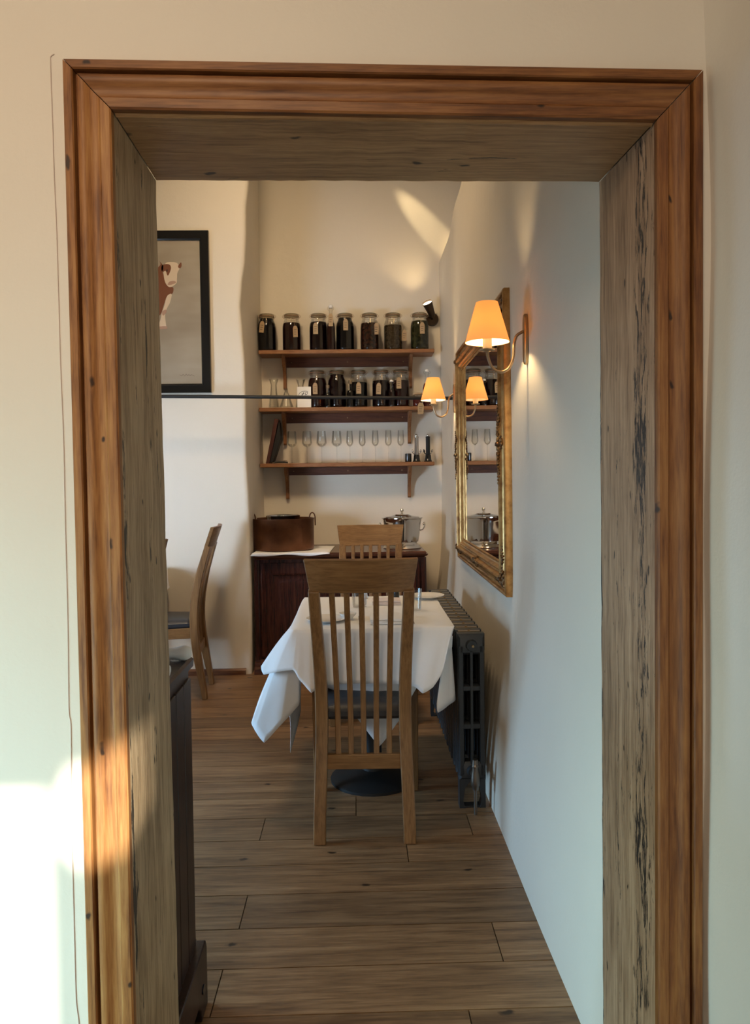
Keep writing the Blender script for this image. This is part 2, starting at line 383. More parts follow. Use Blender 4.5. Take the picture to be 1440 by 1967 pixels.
# ---- wall with doorway
fi = [at(262, 1967, YF), at(218, 217, YF), at(1256, 236, YF), at(1258, 1967, YF)]     # casing inner edge corners
bi = [at(345, 1967, YB), at(300, 347, YB), at(1150, 350, YB), at(1157, 1967, YB)]
def down(p, q):   # extend p->q line to z = 0
    t = p.z / (p.z - q.z); return p + (q - p) * t
fi[0] = down(fi[1], fi[0]); fi[3] = down(fi[2], fi[3]); bi[0] = down(bi[1], bi[0]); bi[3] = down(bi[2], bi[3])
def wall_door():
    bm = NB(); e = 0.027
    L = lambda p, q: p
    def quadbox(x0b, x0t, x1b, x1t, z0, z1l, z1r):
        hexa(bm, [(x0b, YF, z0), (x0t, YF, z1l), (x0b, YB, z0), (x0t, YB, z1l), (x1b, YF, z0), (x1t, YF, z1r), (x1b, YB, z0), (x1t, YB, z1r)])
    zt = 2.75
    prism(bm, [(-3.7, 0), (-3.7, zt), (3.0, zt), (3.0, 0), (fi[3].x + e, 0), (fi[2].x + e, fi[2].z + e), (fi[1].x - e, fi[1].z + e), (fi[0].x - e, 0)], 'y', YF, YB)
    box(bm, -3.7, 3.0, 1.35, YB, zt, 4.75)
    return mk('wall_doorway', bm, M['plaster'], None, smooth=0)
tag_(wall_door(), kind='structure')

# ---- the doorway lining: casing in three mitred lengths, two jambs, lintel
door = bpy.data.objects.new('door_1', None); COL.objects.link(door); tag_(door, kind='structure')
def casing():
    prof = [(0.0, 0.0), (0.0, 0.0125), (0.003, 0.015), (0.017, 0.0155), (0.019, 0.0140), (0.020, 0.0125), (0.022, 0.0120), (0.027, 0.0115), (0.032, 0.0125), (0.037, 0.0150), (0.041, 0.0188),
            (0.044, 0.0200), (0.049, 0.0205), (0.0520, 0.0195), (0.0532, 0.0175), (0.0540, 0.0095), (0.0565, 0.0095), (0.0575, 0.0225), (0.0595, 0.0250), (0.071, 0.0250), (0.073, 0.0225), (0.073, 0.0)]
    corners = [Vector((p.x, 0, p.z)) for p in fi]
    out = [Vector((-1, 0, 0)), Vector((-1, 0, 1.04)), Vector((1, 0, 1.04)), Vector((1, 0, 0))]
    def loop(i):
        return [Vector((corners[i].x + out[i].x * u, YF - h, corners[i].z + out[i].z * u)) for u, h in prof]
    LP = [loop(i) for i in range(4)]
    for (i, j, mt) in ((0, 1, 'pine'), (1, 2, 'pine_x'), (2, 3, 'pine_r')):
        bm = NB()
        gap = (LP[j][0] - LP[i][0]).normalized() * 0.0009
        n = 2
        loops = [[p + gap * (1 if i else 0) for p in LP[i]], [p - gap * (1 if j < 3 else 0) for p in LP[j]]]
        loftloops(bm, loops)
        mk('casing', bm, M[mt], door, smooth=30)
casing()
def slab(name, mt, a, b, c, d, th, n):
    """board whose visible face is a,b,c,d, thickness th along n"""
    bm = NB(); n = Vector(n) * th
    # subdivided visible face so edges can wander a little
    k = 40; rnd = random.Random(len(name) + int(abs(a.x) * 100))
    loops = []
    for i in range(k + 1):
        t = i / k
        p, q = a.lerp(b, t), d.lerp(c, t)
        jit = n.normalized() * rnd.uniform(0, 0.0022) if 0 < i < k else Vector()
        loops.append([p + jit, q + jit * 0.6, q + n, p + n])
    loftloops(bm, loops)
    return mk(name, bm, mt, door, smooth=30, bevel=0.0015)
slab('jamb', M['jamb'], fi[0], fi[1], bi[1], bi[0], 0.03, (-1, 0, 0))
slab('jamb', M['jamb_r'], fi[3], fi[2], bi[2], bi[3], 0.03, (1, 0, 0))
slab('lintel', M['lintel'], fi[1], fi[2], bi[2], bi[1], 0.03, (0, 0, 1))
# rounded bead under the lintel's front edge
bm = NB(); tube(bm, [fi[1] + Vector((0.002, 0.006, 0.002)), fi[2] + Vector((-0.002, 0.006, 0.002))], 0.006, 10)
mk('bead', bm, M['lintel'], door)

# ---- entry room: right wall beside the doorway, left wall with glazed door opening, back wall, ceiling
def entry_right():
    bm = NB(); ny, nz = 30, 40
    g = [[None] * (nz + 1) for _ in range(ny + 1)]
    for i in range(ny + 1):
        for j in range(nz + 1):
            y = lerp(1.26, -1.0, i / ny); z = lerp(0, 2.75, j / nz)
            c = 0.03 * (1 - smooth(0, 0.10, 1.25 - y))      # soft internal corner
            x = 0.612 - c * 0.6 + 0.006 * math.sin(3.1 * z + 2 * y) + 0.004 * math.sin(7.3 * z + 1.3)
            g[i][j] = bm.verts.new((x, y, z))
    for i in range(ny):
        for j in range(nz): bm.faces.new((g[i][j], g[i + 1][j], g[i + 1][j + 1], g[i][j + 1]))
    # thickness behind
    box(bm, 0.66, 3.0, -1.0, 1.24, 0, 2.75)
    return mk('wall_entry_right', bm, M['plaster'], None, smooth=60, recalc=True)
tag_(entry_right(), kind='structure')
def wall_windowed(name, X, y0, y1, z1, wy0, wy1, wz0, wz1, th=0.2):
    bm = NB()
    box(bm, X - th, X, y0, wy0, 0, z1); box(bm, X - th, X, wy1, y1, 0, z1)
    if wz0 > 0: box(bm, X - th, X, wy0, wy1, 0, wz0)
    box(bm, X - th, X, wy0, wy1, wz1, z1)
    return tag_(mk(name, bm, M['plaster'], None, smooth=0), kind='structure')
wall_windowed('wall_entry_left', -1.5, -3.6, 1.25, 2.75, -0.2, 0.7, 0.03, 1.25)
def back_wall():
    """entry room's outer wall: the irregular openings let the low sun in"""
    YW = -3.5
    dirp = SUN_D
    def back(px, py):
        p = at(px, py, YF); return p - dirp * ((YF - YW) / dirp.y)
    patches = []  # openings traced back from the sun patches, shaped only for the light
    A = [(-260, 1560), (0, 1532), (60, 1518), (80, 1535), (88, 1570), (88, 1650), (82, 1690), (94, 1740), (98, 2150), (-260, 2150)]
    B = [(116, 1525), (135, 1485), (172, 1470), (215, 1440), (262, 1412), (292, 1400), (300, 1560), (262, 1610), (215, 1640), (150, 1668), (122, 1622), (112, 1560)]
    for poly in (A, B): patches.append([(back(*q).x, back(*q).z) for q in poly])
    def inside(x, z, P):
        c = False
        for i in range(len(P)):
            (x0, z0), (x1, z1) = P[i - 1], P[i]
            if (z0 > z) != (z1 > z) and x < (x1 - x0) * (z - z0) / (z1 - z0) + x0: c = not c
        return c
    xs = [p[0] for P in patches for p in P]; zs = [p[1] for P in patches for p in P]
    gx0, gx1, gz0, gz1 = min(xs) - .05, max(xs) + .05, max(0.0, min(zs) - .05), max(zs) + .05
    bm = NB(); s = 0.014
    nx, nz = int((gx1 - gx0) / s), int((gz1 - gz0) / s)
    V = {}
    def vv(i, j):
        if (i, j) not in V: V[(i, j)] = bm.verts.new((gx0 + (gx1 - gx0) * i / nx, YW, gz0 + (gz1 - gz0) * j / nz))
        return V[(i, j)]
    for i in range(nx):
        for j in range(nz):
            x, z = gx0 + (gx1 - gx0) * (i + .5) / nx, gz0 + (gz1 - gz0) * (j + .5) / nz
            if not any(inside(x, z, P) for P in patches): bm.faces.new((vv(i, j), vv(i + 1, j), vv(i + 1, j + 1), vv(i, j + 1)))
    for a, b, c, d in ((-3.7, gx0, 0, 2.75), (gx1, 3.0, 0, 2.75), (gx0, gx1, gz1, 2.75), (gx0, gx1, 0, gz0)):
        if d - c > 1e-4: box(bm, a, b, YW - 0.1, YW, c, d)
    return tag_(mk('wall_entry_back', bm, M['plaster'], None, smooth=0), kind='structure')
back_wall()
bm = NB(); box(bm, 2.8, 3.0, -3.6, -1.0, 0, 2.75); tag_(mk('wall_entry_side', bm, M['plaster'], None, smooth=0), kind='structure')
bm = NB(); box(bm, -3.7, 3.0, -3.7, 1.35, 2.75, 2.9); tag_(mk('ceiling_entry', bm, M['plaster'], None, smooth=0), kind='structure')

# ---- dining room shell
wall_windowed('wall_left', -2.4, YB, YP, 4.75, 1.80, 3.60, 0.25, 1.65)
def wall_window_frame():
    bm = NB()
    for y in (1.82, 2.40, 3.0, 3.58): box(bm, -2.5, -2.46, y - 0.02, y + 0.02, 0.25, 1.65)
    for z in (0.27, 1.63): box(bm, -2.5, -2.46, 1.80, 3.60, z - 0.02, z + 0.02)
    return tag_(mk('window_1', bm, M['china'], None, smooth=0), kind='structure')
wall_window_frame()
def edge_x(z):   # left edge of the alcove wanders with height, as read from the photograph
    tab = [(0.0, 0), (1284, 484), (1150, 483), (1050, 480), (970, 478), (880, 473), (790, 472), (700, 470), (640, 465), (590, 461), (545, 464), (500, 470), (450, 472), (400, 472), (347, 477), (300, 480)]
    best = None
    pts = sorted([(at(x, y, YP).z, at(x, y, YP).x) for y, x in tab[1:]])
    return itp(pts, z)
_ETAB = sorted([(at(x, y, YP).z, at(x, y, YP).x) for y, x in [(1284, 484), (1150, 483), (1050, 480), (970, 478), (880, 473), (790, 472), (700, 470), (640, 465), (590, 461), (545, 464), (500, 470), (450, 472), (400, 472), (347, 477), (300, 480)]])
def picture_wall():
    bm = NB(); nz = 120; L = []
    for j in range(nz + 1):
        z = 4.75 * j / nz; x = itp(_ETAB, z); xb = -0.730 + 0.004 * math.sin(1.1 * z)
        row = [(-3.6, YP, z), (x - 0.03, YP, z), (x - 0.010, YP + 0.003, z), (x - 0.002, YP + 0.012, z), (x, YP + 0.03, z), (lerp(x, xb, .5), lerp(YP, YA, .5), z), (xb, YA + 0.05, z), (xb, YA + .25, z), (-3.6, YA + .25, z)]
        L.append(row)
    loftloops(bm, L)
    return tag_(mk('wall_picture', bm, M['plaster_far'], None, smooth=50), kind='structure')
picture_wall()
bm = NB(); box(bm, -1.2, 3.0, YA, YA + .25, 0, 4.75); tag_(mk('wall_alcove_back', bm, M['plaster_far'], None, smooth=0), kind='structure')
def rx(y, z):
    x = 0.530 + 0.078 * smooth(0.0, 0.95, z) + 0.012 * smooth(2.6, 4.4, y)
    x += 0.045 * smooth(4.5, 5.3, y) * smooth(0.0, 0.6, z + .3)
    if z > 3.02: x += 0.20 * ((z - 3.02) / 0.62) ** 0.8 * smooth(3.6, 5.0, y)
    x += 0.0022 * math.sin(2.3 * z + 1.7 * y) * smooth(1.5, 2, y) + 0.0015 * math.sin(5.1 * y - 1.2 * z)
    return x
def right_wall():
    bm = NB(); ny, nz = 90, 110; g = []
    for i in range(ny + 1):
        y = lerp(YB - .02, YA + .02, i / ny)
        g.append([bm.verts.new((rx(y, 4.75 * j / nz), y, 4.75 * j / nz)) for j in range(nz + 1)])
    for i in range(ny):
        for j in range(nz): bm.faces.new((g[i][j], g[i][j + 1], g[i + 1][j + 1], g[i + 1][j]))
    v = box(bm, 1.35, 1.5, YB - .02, YA + .02, 0, 4.75)
    return tag_(mk('wall_right', bm, M['plaster_far'], None, smooth=60, recalc=False), kind='structure')
right_wall()
bm = NB(); box(bm, -3.7, 1.5, 1.35, YA + .25, 4.75, 4.9); tag_(mk('ceiling', bm, M['plaster_far'], None, smooth=0), kind='structure')
# skirting on the picture wall
bm = NB(); prism(bm, [(YP - 0.022, 0), (YP - 0.022, 0.030), (YP - 0.016, 0.038), (YP - 0.002, 0.042), (YP - 0.002, 0)], 'x', -2.39, -0.785)
tag_(mk('baseboard_picture', bm, M['skirting'], None, smooth=20), kind='structure')

# ---- thin wire on the wall left of the doorway
wpx = [(104, 104), (98, 108), (97, 116), (98, 160), (101, 240), (104, 340), (108, 430), (112, 560), (116, 700), (122, 850), (125, 1000), (130, 1200), (132, 1360), (136, 1400), (137, 1560), (139, 1660), (143, 1820), (146, 1920), (152, 1975), (158, 2100)]
pts = cat([at(x, y, YF - 0.0008) for x, y in wpx], 5)
bm = NB(); tube(bm, pts, 0.0008, 8)
tag_(mk('wire', bm, M['wirecol']), 'thin pinkish-grey wire running down the white wall left of the wooden doorway', 'wire')

# ================================================================== FURNITURE
# ---- chairs
YC = [(0.0, 0.060), (0.12, 0.042), (0.25, 0.020), (0.38, 0.004), (0.50, 0.000), (0.62, 0.010), (0.75, 0.036), (0.88, 0.074), (1.0, 0.112), (1.10, 0.145)]
def yc(z): 
    for (a, ya), (b, yb) in zip(YC, YC[1:]):
        if z <= b:
            t = (z - a) / (b - a)
            i = YC.index((a, ya)); p0 = YC[i - 1][1] if i else ya; p3 = YC[i + 2][1] if i + 2 < len(YC) else yb
            return 0.5 * ((2 * ya) + (yb - p0) * t + (2 * p0 - 5 * ya + 4 * yb - p3) * t * t + (3 * ya - p0 - 3 * yb + p3) * t ** 3)
    return YC[-1][1]
def sweepz(bm, xf, z0, z1, w, d, n=26, dy=0.0):
    loops = []
    for i in range(n + 1):
        z = lerp(z0, z1, i / n); x = xf(z); y = yc(z) + dy
        hw = (w(z) if callable(w) else w) / 2; hd = (d(z) if callable(d) else d) / 2
        s = (yc(z + .01) - yc(z - .01)) / .02
        dz = -s * hd
        loops.append([(x - hw, y - hd, z - dz * 1), (x + hw, y - hd, z - dz), (x + hw, y + hd, z + dz), (x - hw, y + hd, z + dz)])
    loftloops(bm, loops)
def make_chair():
    t = thing('dining_chair', 'chair', 'chair')
    for s in (-1, 1):
        bm = NB(); sweepz(bm, lambda z: s * (0.166 - 0.010 * smooth(0, 0.45, z) * (1 - smooth(.5, 1, z)) + 0.006 * smooth(.45, 1, z)), 0.0, 0.945, lambda z: 0.046 - 0.006 * smooth(.5, 1, z), lambda z: 0.032 + 0.016 * smooth(0, .3, z) * (1 - smooth(.6, 1.0, z)))
        mk('back_post', bm, M['oak'], t, bevel=0.004)
        bm = NB(); hexa(bm, [(s * .205 - .019, -.425, 0), (s * .205 - .021, -.427, .44), (s * .205 - .019, -.389, 0), (s * .205 - .021, -.385, .44), (s * .205 + .019, -.425, 0), (s * .205 + .021, -.427, .44), (s * .205 + .019, -.389, 0), (s * .205 + .021, -.385, .44)])
        mk('front_leg', bm, M['oak'], t, bevel=0.004)
        bm = NB(); hexa(bm, [(s * .150 - .010, -.02, .375), (s * .150 - .010, -.02, .44), (s * .19 - .010, -.39, .375), (s * .19 - .010, -.39, .44), (s * .150 + .010, -.02, .375), (s * .150 + .010, -.02, .44), (s * .19 + .010, -.39, .375), (s * .19 + .010, -.39, .44)])
        mk('seat_rail', bm, M['oak_y'], t, bevel=0.002)
    bm = NB(); box(bm, -.188, .188, -.418, -.398, .375, .44); mk('seat_rail', bm, M['oak_x'], t, bevel=0.002)
    bm = NB(); box(bm, -.145, .145, yc(.29) - .011, yc(.29) + .011, .262, .318); mk('lower_rail', bm, M['oak_x'], t, bevel=0.003)
    for k in range(5):
        f = (k - 2)
        bm = NB(); sweepz(bm, lambda z: f * (0.0475 + 0.006 * smooth(.3, 1.0, z)), 0.31, 0.945, 0.021, 0.013, 22); mk('back_slat', bm, M['oak'], t, bevel=0.003)
    # top rail, curved in plan, wider at the top
    bm = NB(); loops = []; n = 16
    for i in range(n + 1):
        u = -1 + 2 * i / n
        L = []
        for z, hw in ((0.935, .186), (1.062, .204)):
            bow = 0.022 * (1 - u * u); y = yc(z) + bow - 0.008; L.append((u * hw, y, z))
        (x0, y0, z0), (x1, y1, z1) = L
        loops.append([(x0, y0 - .012, z0 + .002), (x0, y0 + .012, z0), (x1, y1 + .011, z1 - .002), (x1, y1 - .011, z1)])
    loftloops(bm, loops); mk('top_rail', bm, M['oak_x'], t, bevel=0.003)
    # upholstered seat
    bm = NB(); loops = []
    def outline(ins, z):
        P = [(-.160 + ins, -.012 - ins), (-.215 + ins, -.43 + ins), (.215 - ins, -.43 + ins), (.160 - ins, -.012 - ins)]
        o = []
        for i in range(4):
            a, b, c = Vector(P[i - 1]), Vector(P[i]), Vector(P[(i + 1) % 4])
            r = 0.03
            p1 = b + (a - b).normalized() * r; p2 = b + (c - b).normalized() * r
            for k in range(5):
                tt = k / 4; q = p1 * (1 - tt) ** 2 + b * 2 * tt * (1 - tt) + p2 * tt * tt; o.append((q.x, q.y, z))
        return o
    for ins, z in ((.012, .436), (.0, .45), (.0, .468), (.010, .482), (.035, .492), (.09, .498)): loops.append(outline(ins, z))
    loftloops(bm, loops); mk('seat', bm, M['leather'], t)
    return t
near = make_chair()
near.location = (0.013, 2.752, 0); near.rotation_euler = (0, 0, PI - 0.025)   # back towards the camera
near['label'] = 'front oak slat-back chair, its back to the doorway, tucked under the white table'
# chair local +Y is its back: turn by 180 deg so that the back faces the camera
far = copy_tree(near); far.location = (0.075, 4.40, 0); far.rotation_euler = (0, 0, math.radians(-2))
far['label'] = 'oak slat-back chair behind the white table, in front of the mahogany sideboard'
side = copy_tree(near); side.location = (-1.025, 4.715, 0); side.rotation_euler = (0, 0, math.radians(-86))
side['label'] = 'oak chair seen side-on by the picture wall, left of the alcove, with a dark seat'
edge = copy_tree(near); edge.location = (-1.178, 3.66, 0); edge.rotation_euler = (0, 0, math.radians(215))
edge['label'] = 'oak chair of which only a sliver of top rail shows past the left jamb'
for c in (near, far, side, edge): c['group'] = 'slat-back oak dining chairs'; c['category'] = 'chair'

# ---- main table with cloths
TX0, TX1, TY0, TY1, TZ = -0.270, 0.378, 2.885, 3.68, 0.757
tb = thing('dining_table', 'dining table on a black pedestal, covered by white tablecloths, behind the front chair', 'table', (0.055, 3.28, 0))
bm = NB(); box(bm, TX0 + .006 - .055, TX1 - .006 - .055, TY0 + .006 - 3.28, TY1 - .006 - 3.28, .72, .75); mk('tabletop', bm, M['mahogany_x'], tb, bevel=0.003)
bm = NB(); lathe(bm, [(.19, 0), (.19, .012), (.16, .025), (.05, .05), (.04, .09), (.04, .68), (.12, .70), (.12, .72)], 24); mk('pedestal', bm, M['black'], tb)
def skirt(name, ctrl, zt, mat, per=10, rows=12, amp=0.004, nf=40, bulge=0.0, topfill=True, inset=0.0):
    T = cat([c[0] for c in ctrl], per, True); Hs = cat([c[1] for c in ctrl], per, True); n = len(T); K = len(ctrl)
    Hh = [ctrl[i // per][1].lerp(ctrl[(i // per + 1) % K][1], (i % per) / per).lerp(Hs[i], 0.3) for i in range(n)]
    bm = NB(); rowsv = []
    ctr = Vector((sum(p.x for p in T) / n, sum(p.y for p in T) / n, zt))
    if topfill:
        for f in (0.25, 0.6, 0.9, 0.985):
            rowsv.append([bm.verts.new((ctr.x + (p.x - ctr.x) * f, ctr.y + (p.y - ctr.y) * f, zt + (0.0012 * math.sin(9 * p.x + 5 * f) * math.sin(7 * p.y)))) for p in T])
        c0 = bm.verts.new(ctr)
        for i in range(n): bm.faces.new((c0, rowsv[0][i], rowsv[0][(i + 1) % n]))
    for j in range(rows + 1):
        v = j / rows; L = []
        for i in range(n):
            a, b = T[i], Hh[i]
            out = Vector((b.x - a.x, b.y - a.y, 0))
            e = v ** 0.85
            p = a.lerp(b, v); p.x = lerp(a.x, b.x, e); p.y = lerp(a.y, b.y, e)
            d = Vector((a.x - ctr.x, a.y - ctr.y, 0)).normalized()
            p += d * (amp * v * math.sin(2 * PI * nf * i / n) + bulge * math.sin(PI * v))
            if j == 0: p.z = zt - 0.002
            L.append(bm.verts.new(p))
        rowsv.append(L)
    for a, b in zip(rowsv, rowsv[1:]):
        for i in range(n):
            j = (i + 1) % n; bm.faces.new((a[i], a[j], b[j], b[i]))
    o = mk(name, bm, mat, None, smooth=80)
    so = o.modifiers.new('thickness', 'SOLIDIFY'); so.thickness = 0.0012; so.offset = 0
    return o
V3 = Vector
def T(x, y, z=TZ): return V3((x, y, z))
over = [
 (T(TX0, 3.64), V3((-.34, 3.66, .50))), (T(TX0, 3.3), V3((-.35, 3.3, .53))), (T(TX0, 3.08), V3((-.36, 3.08, .53))),
 (T(TX0, TY0 + .05), at(501, 1280, 2.93)), (T(TX0 + .001, TY0 + .015), at(506, 1296, 2.90)), (T(TX0 + .012, TY0), at(530, 1291, 2.86)),
 (T(TX0 + .03, TY0), at(563, 1287, 2.84)), (T(TX0 + .05, TY0), at(575, 1306, 2.83)), (T(TX0 + .075, TY0), at(598, 1331, 2.82)), (T(TX0 + .11, TY0), at(614, 1317, 2.85)),
 (T(TX0 + .25, TY0), at(672, 1313, 2.86)), (T(.08, TY0), at(720, 1313, 2.865)), (T(.18, TY0), at(765, 1314, 2.86)), (T(.28, TY0), at(796, 1319, 2.84)), (T(.32, TY0), at(812, 1332, 2.82)),
 (T(.345, TY0), at(832, 1320, 2.82)), (T(.362, TY0), at(850, 1290, 2.83)), (T(TX1 - .003, TY0 + .006), at(858, 1252, 2.85)), (T(TX1, TY0 + .05), at(868, 1243, 2.93)),
 (T(TX1, 3.1), V3((.388, 3.1, .62))), (T(TX1, 3.35), V3((.388, 3.35, .60))), (T(TX1, 3.62), V3((.388, 3.62, .55))), (T(TX1 - .04, TY1), V3((.36, 3.73, .52))), (T(.06, TY1), V3((.06, 3.73, .55))), (T(TX0 + .04, TY1), V3((-.26, 3.73, .52)))]
o = skirt('tablecloth', over, TZ + .0005, M['linen'], amp=0.0007, nf=23)
tag_(o, 'white linen top cloth with short folds on the table behind the front chair', 'tablecloth')
under = [
 (T(TX0 + .01, 3.60), V3((-.32, 3.56, .47))), (T(TX0 + .01, 3.3), at(577, 1365, 3.28)), (T(TX0 + .01, 3.16), at(558, 1446, 3.10)), (T(TX0 + .01, 3.10), at(556, 1372, 3.06)),
 (T(TX0 + .01, TY0 + .10), at(510, 1312, 2.97)), (T(TX0 + .01, TY0 + .05), at(483, 1388, 2.93)), (T(TX0 + .012, TY0 + .03), at(489, 1402, 2.92)), (T(TX0 + .015, TY0 + .015), at(507, 1427, 2.91)),
 (T(TX0 + .025, TY0 + .012), at(540, 1392, 2.90)), (T(TX0 + .035, TY0 + .012), at(574, 1354, 2.92)), (T(TX0 + .05, TY0 + .012), at(577, 1340, 3.0)), (T(TX0 + .07, TY0 + .012), at(571, 1308, 3.02)),
 (T(TX0 + .16, TY0 + .012), at(640, 1325, 2.96)), (T(0.02, TY0 + .012), at(690, 1385, 2.95)), (T(0.07, TY0 + .012), at(729, 1433, 2.94)), (T(0.12, TY0 + .012), at(765, 1385, 2.95)),
 (T(.24, TY0 + .012), at(800, 1322, 2.96)), (T(.32, TY0 + .012), at(848, 1290, 2.96)), (T(TX1 - .02, TY0 + .012), at(838, 1352, 2.93)), (T(TX1 - .012, TY0 + .02), at(841, 1369, 2.93)), (T(TX1 - .010, TY0 + .05), at(860, 1356, 2.96)), (T(TX1 - .010, TY0 + .09), at(874, 1344, 2.99)),
 (T(TX1 - .01, 3.12), V3((.376, 3.14, .50))), (T(TX1 - .01, 3.35), V3((.376, 3.35, .50))), (T(TX1 - .01, 3.6), V3((.376, 3.6, .45))), (T(TX1 - .05, TY1 - .012), V3((.35, 3.70, .45))), (T(.06, TY1 - .012), V3((.06, 3.70, .45))), (T(TX0 + .05, TY1 - .012), V3((-.25, 3.70, .45)))]
o = skirt('tablecloth', under, TZ - .004, M['linen'], amp=0.001, nf=19)
tag_(o, 'white under cloth whose long corners hang below the top cloth of the dining table', 'tablecloth')
# far left corner tip of the cloth hanging behind
# ---- things on the table
zt = TZ + .0025
def lathe_thing(name, label, catg, loc, prof, mat, n=32, group=None):
    bm = NB(); lathe(bm, prof, n); o = mk(name, bm, mat, None); o.location = loc; return tag_(o, label, catg, group)
plate_prof = [(0, .0), (.045, .0), (.05, .004), (.062, .008), (.082, .014), (.083, .0165), (.062, .0115), (.048, .007), (0, .006)]
p = at(626, 1187, 2.99); lathe_thing('side_plate', 'white side plate at the near left of the laid table, seen through the chair slats', 'plate', (p.x, 3.03, zt), plate_prof, M['china'])
lathe_thing('side_plate', 'white side plate at the far right corner of the laid table, beside the radiator', 'plate', (.345 - .01, 3.58, zt), plate_prof, M['china'])
pb = at(655, 1178, 3.05)
bm = NB(); lathe(bm, [(0, 0), (.018, 0), (.02, .004), (.034, .02), (.036, .026), (.033, .024), (.018, .008), (0, .006)], 24)
o = mk('butter_dish', bm, M['china']); o.location = (-.045, 3.075, zt + 0.0005); tag_(o, 'tiny white dish beside the near left side plate on the table', 'dish')
def tumbler(name, label, x, y, h=.095, r=.036, group=None):
    bm = NB(); lathe(bm, [(0, .002), (r * .85, .002), (r * .88, .006), (r, h), (r - .0025, h), (r * .85, .010), (0, .010)], 28)
    o = mk(name, bm, M['glass']); o.location = (x, y, zt); return tag_(o, label, 'glass', group)
tumbler('water_glass', 'clear water glass near the middle left of the laid table', 0.005, 3.36)
tumbler('water_glass', 'clear water glass near the right of the laid table, beyond the knife', 0.245, 3.25)
def cutlery(name, label, x, y, rz, fork):
    t = thing(name, label, 'cutlery', (x, y, zt), rz)
    bm = NB(); n = 14; loops = []
    for i in range(n + 1):
        u = i / n; w = itp([(0, .009), (.15, .010), (.45, .0035), (.62, .004), (.75, .011), (1, .010 if not fork else .012)], u) ; z = .0015 + .004 * math.sin(PI * u) 
        loops.append([(-w, -.09 + .18 * u * (0.75 if fork else 1), z), (w, -.09 + .18 * u * (0.75 if fork else 1), z), (w * .8, -.09 + .18 * u * (0.75 if fork else 1), z + .002), (-w * .8, -.09 + .18 * u * (0.75 if fork else 1), z + .002)])
    loftloops(bm, loops)
    if not fork: mk('knife_body', bm, M['steel'], t)
    else:
        mk('fork_handle', bm, M['steel'], t)
        for k in range(4): 
            bm = NB(); box(bm, -.0105 + k * .0062, -.0085 + k * .0062, .044, .09, .003, .0045); mk('tine', bm, M['steel'], t)
    return t
cutlery('fork', 'steel fork lying left of the folded napkin on the table', 0.010, 3.03, 0, True)
cutlery('knife', 'steel knife lying right of the folded napkin on the table', 0.215, 3.03, 0, False)
def napkin(label, x, y, w, d, mat):
    bm = NB()
    for k in range(4):
        n = 12; loops = []
        for i in range(n + 1):
            u = i / n; xx = -w / 2 + w * u; wob = .002 * math.sin(5 * u + k * 1.7)
            z0 = .0045 * k + wob * (.5 if k else 0) + .0005; loops.append([(xx, -d / 2 + .004 * k + wob, z0), (xx, d / 2, z0), (xx, d / 2, z0 + .004), (xx, -d / 2 + .004 * k + wob, z0 + .004)])
        loftloops(bm, loops)
    o = mk('napkin', bm, mat, None, smooth=40); o.location = (x, y, zt); return tag_(o, label, 'napkin')
napkin('folded white napkin at the near end of the table, between fork and knife', 0.110, 3.03, .125, .17, M['linen'])
napkin('folded pale pink napkin at the far end of the table', 0.13, 3.45, .13, .11, M['linen_pink'])
def cruet(name, label, x, y, mat):
    t = thing(name, label, 'shaker', (x, y, zt))
    bm = NB(); lathe(bm, [(0, 0), (.016, 0), (.018, .004), (.015, .04), (.011, .052), (0, .052)], 20); mk('body', bm, M['glass'], t)
    bm = NB(); lathe(bm, [(0, .003), (.014, .003), (.012, .034), (0, .034)], 16); mk('filling', bm, mat, t)
    bm = NB(); lathe(bm, [(.0118, .050), (.0125, .056), (.009, .066), (0, .069)], 20); mk('cap', bm, M['steel'], t)
cruet('salt_shaker', 'small glass shaker with white salt at the far middle of the table', 0.03, 3.60, M['china'])
cruet('pepper_shaker', 'small glass shaker with dark pepper at the far middle of the table', 0.185, 3.58, M['black'])

# ---- side table at the far left, cloth edge showing past the jamb
st = thing('dining_table', 'second table at the far left, mostly hidden behind the left jamb under a white cloth', 'table', (-1.70, 4.715, 0))
bm = NB(); box(bm, -.375, .375, -.325, .325, .72, .75); mk('tabletop', bm, M['mahogany_x'], st, bevel=0.003)
bm = NB(); lathe(bm, [(.19, 0), (.19, .012), (.16, .025), (.05, .05), (.04, .09), (.04, .68), (.12, .70), (.12, .72)], 24); mk('pedestal', bm, M['black'], st)
x0, x1, y0, y1 = -2.08, -1.315, 4.38, 5.05
ed = at(325, 1135, 4.36)
ct = [(T(x0, y1), V3((x0 - .02, y1 + .01, .55))), (T(x0, 4.7), V3((x0 - .02, 4.7, .55))), (T(x0, y0), V3((x0 - .03, y0 - .03, .48))), (T(-1.8, y0), V3((-1.8, y0 - .02, .55))), (T(x1, y0), V3((x1 + .02, y0 - .03, .52))), (T(x1, 4.7), V3((x1 + .015, 4.7, .62))), (T(x1, y1), V3((x1 + .03, y1 + .01, .62))), (T(-1.8, y1), V3((-1.8, y1 + .01, .55)))]
o = skirt('tablecloth', ct, TZ, M['linen'], amp=0.005, nf=20)
tag_(o, 'white cloth on the far left table, just its edge showing past the left jamb', 'tablecloth')

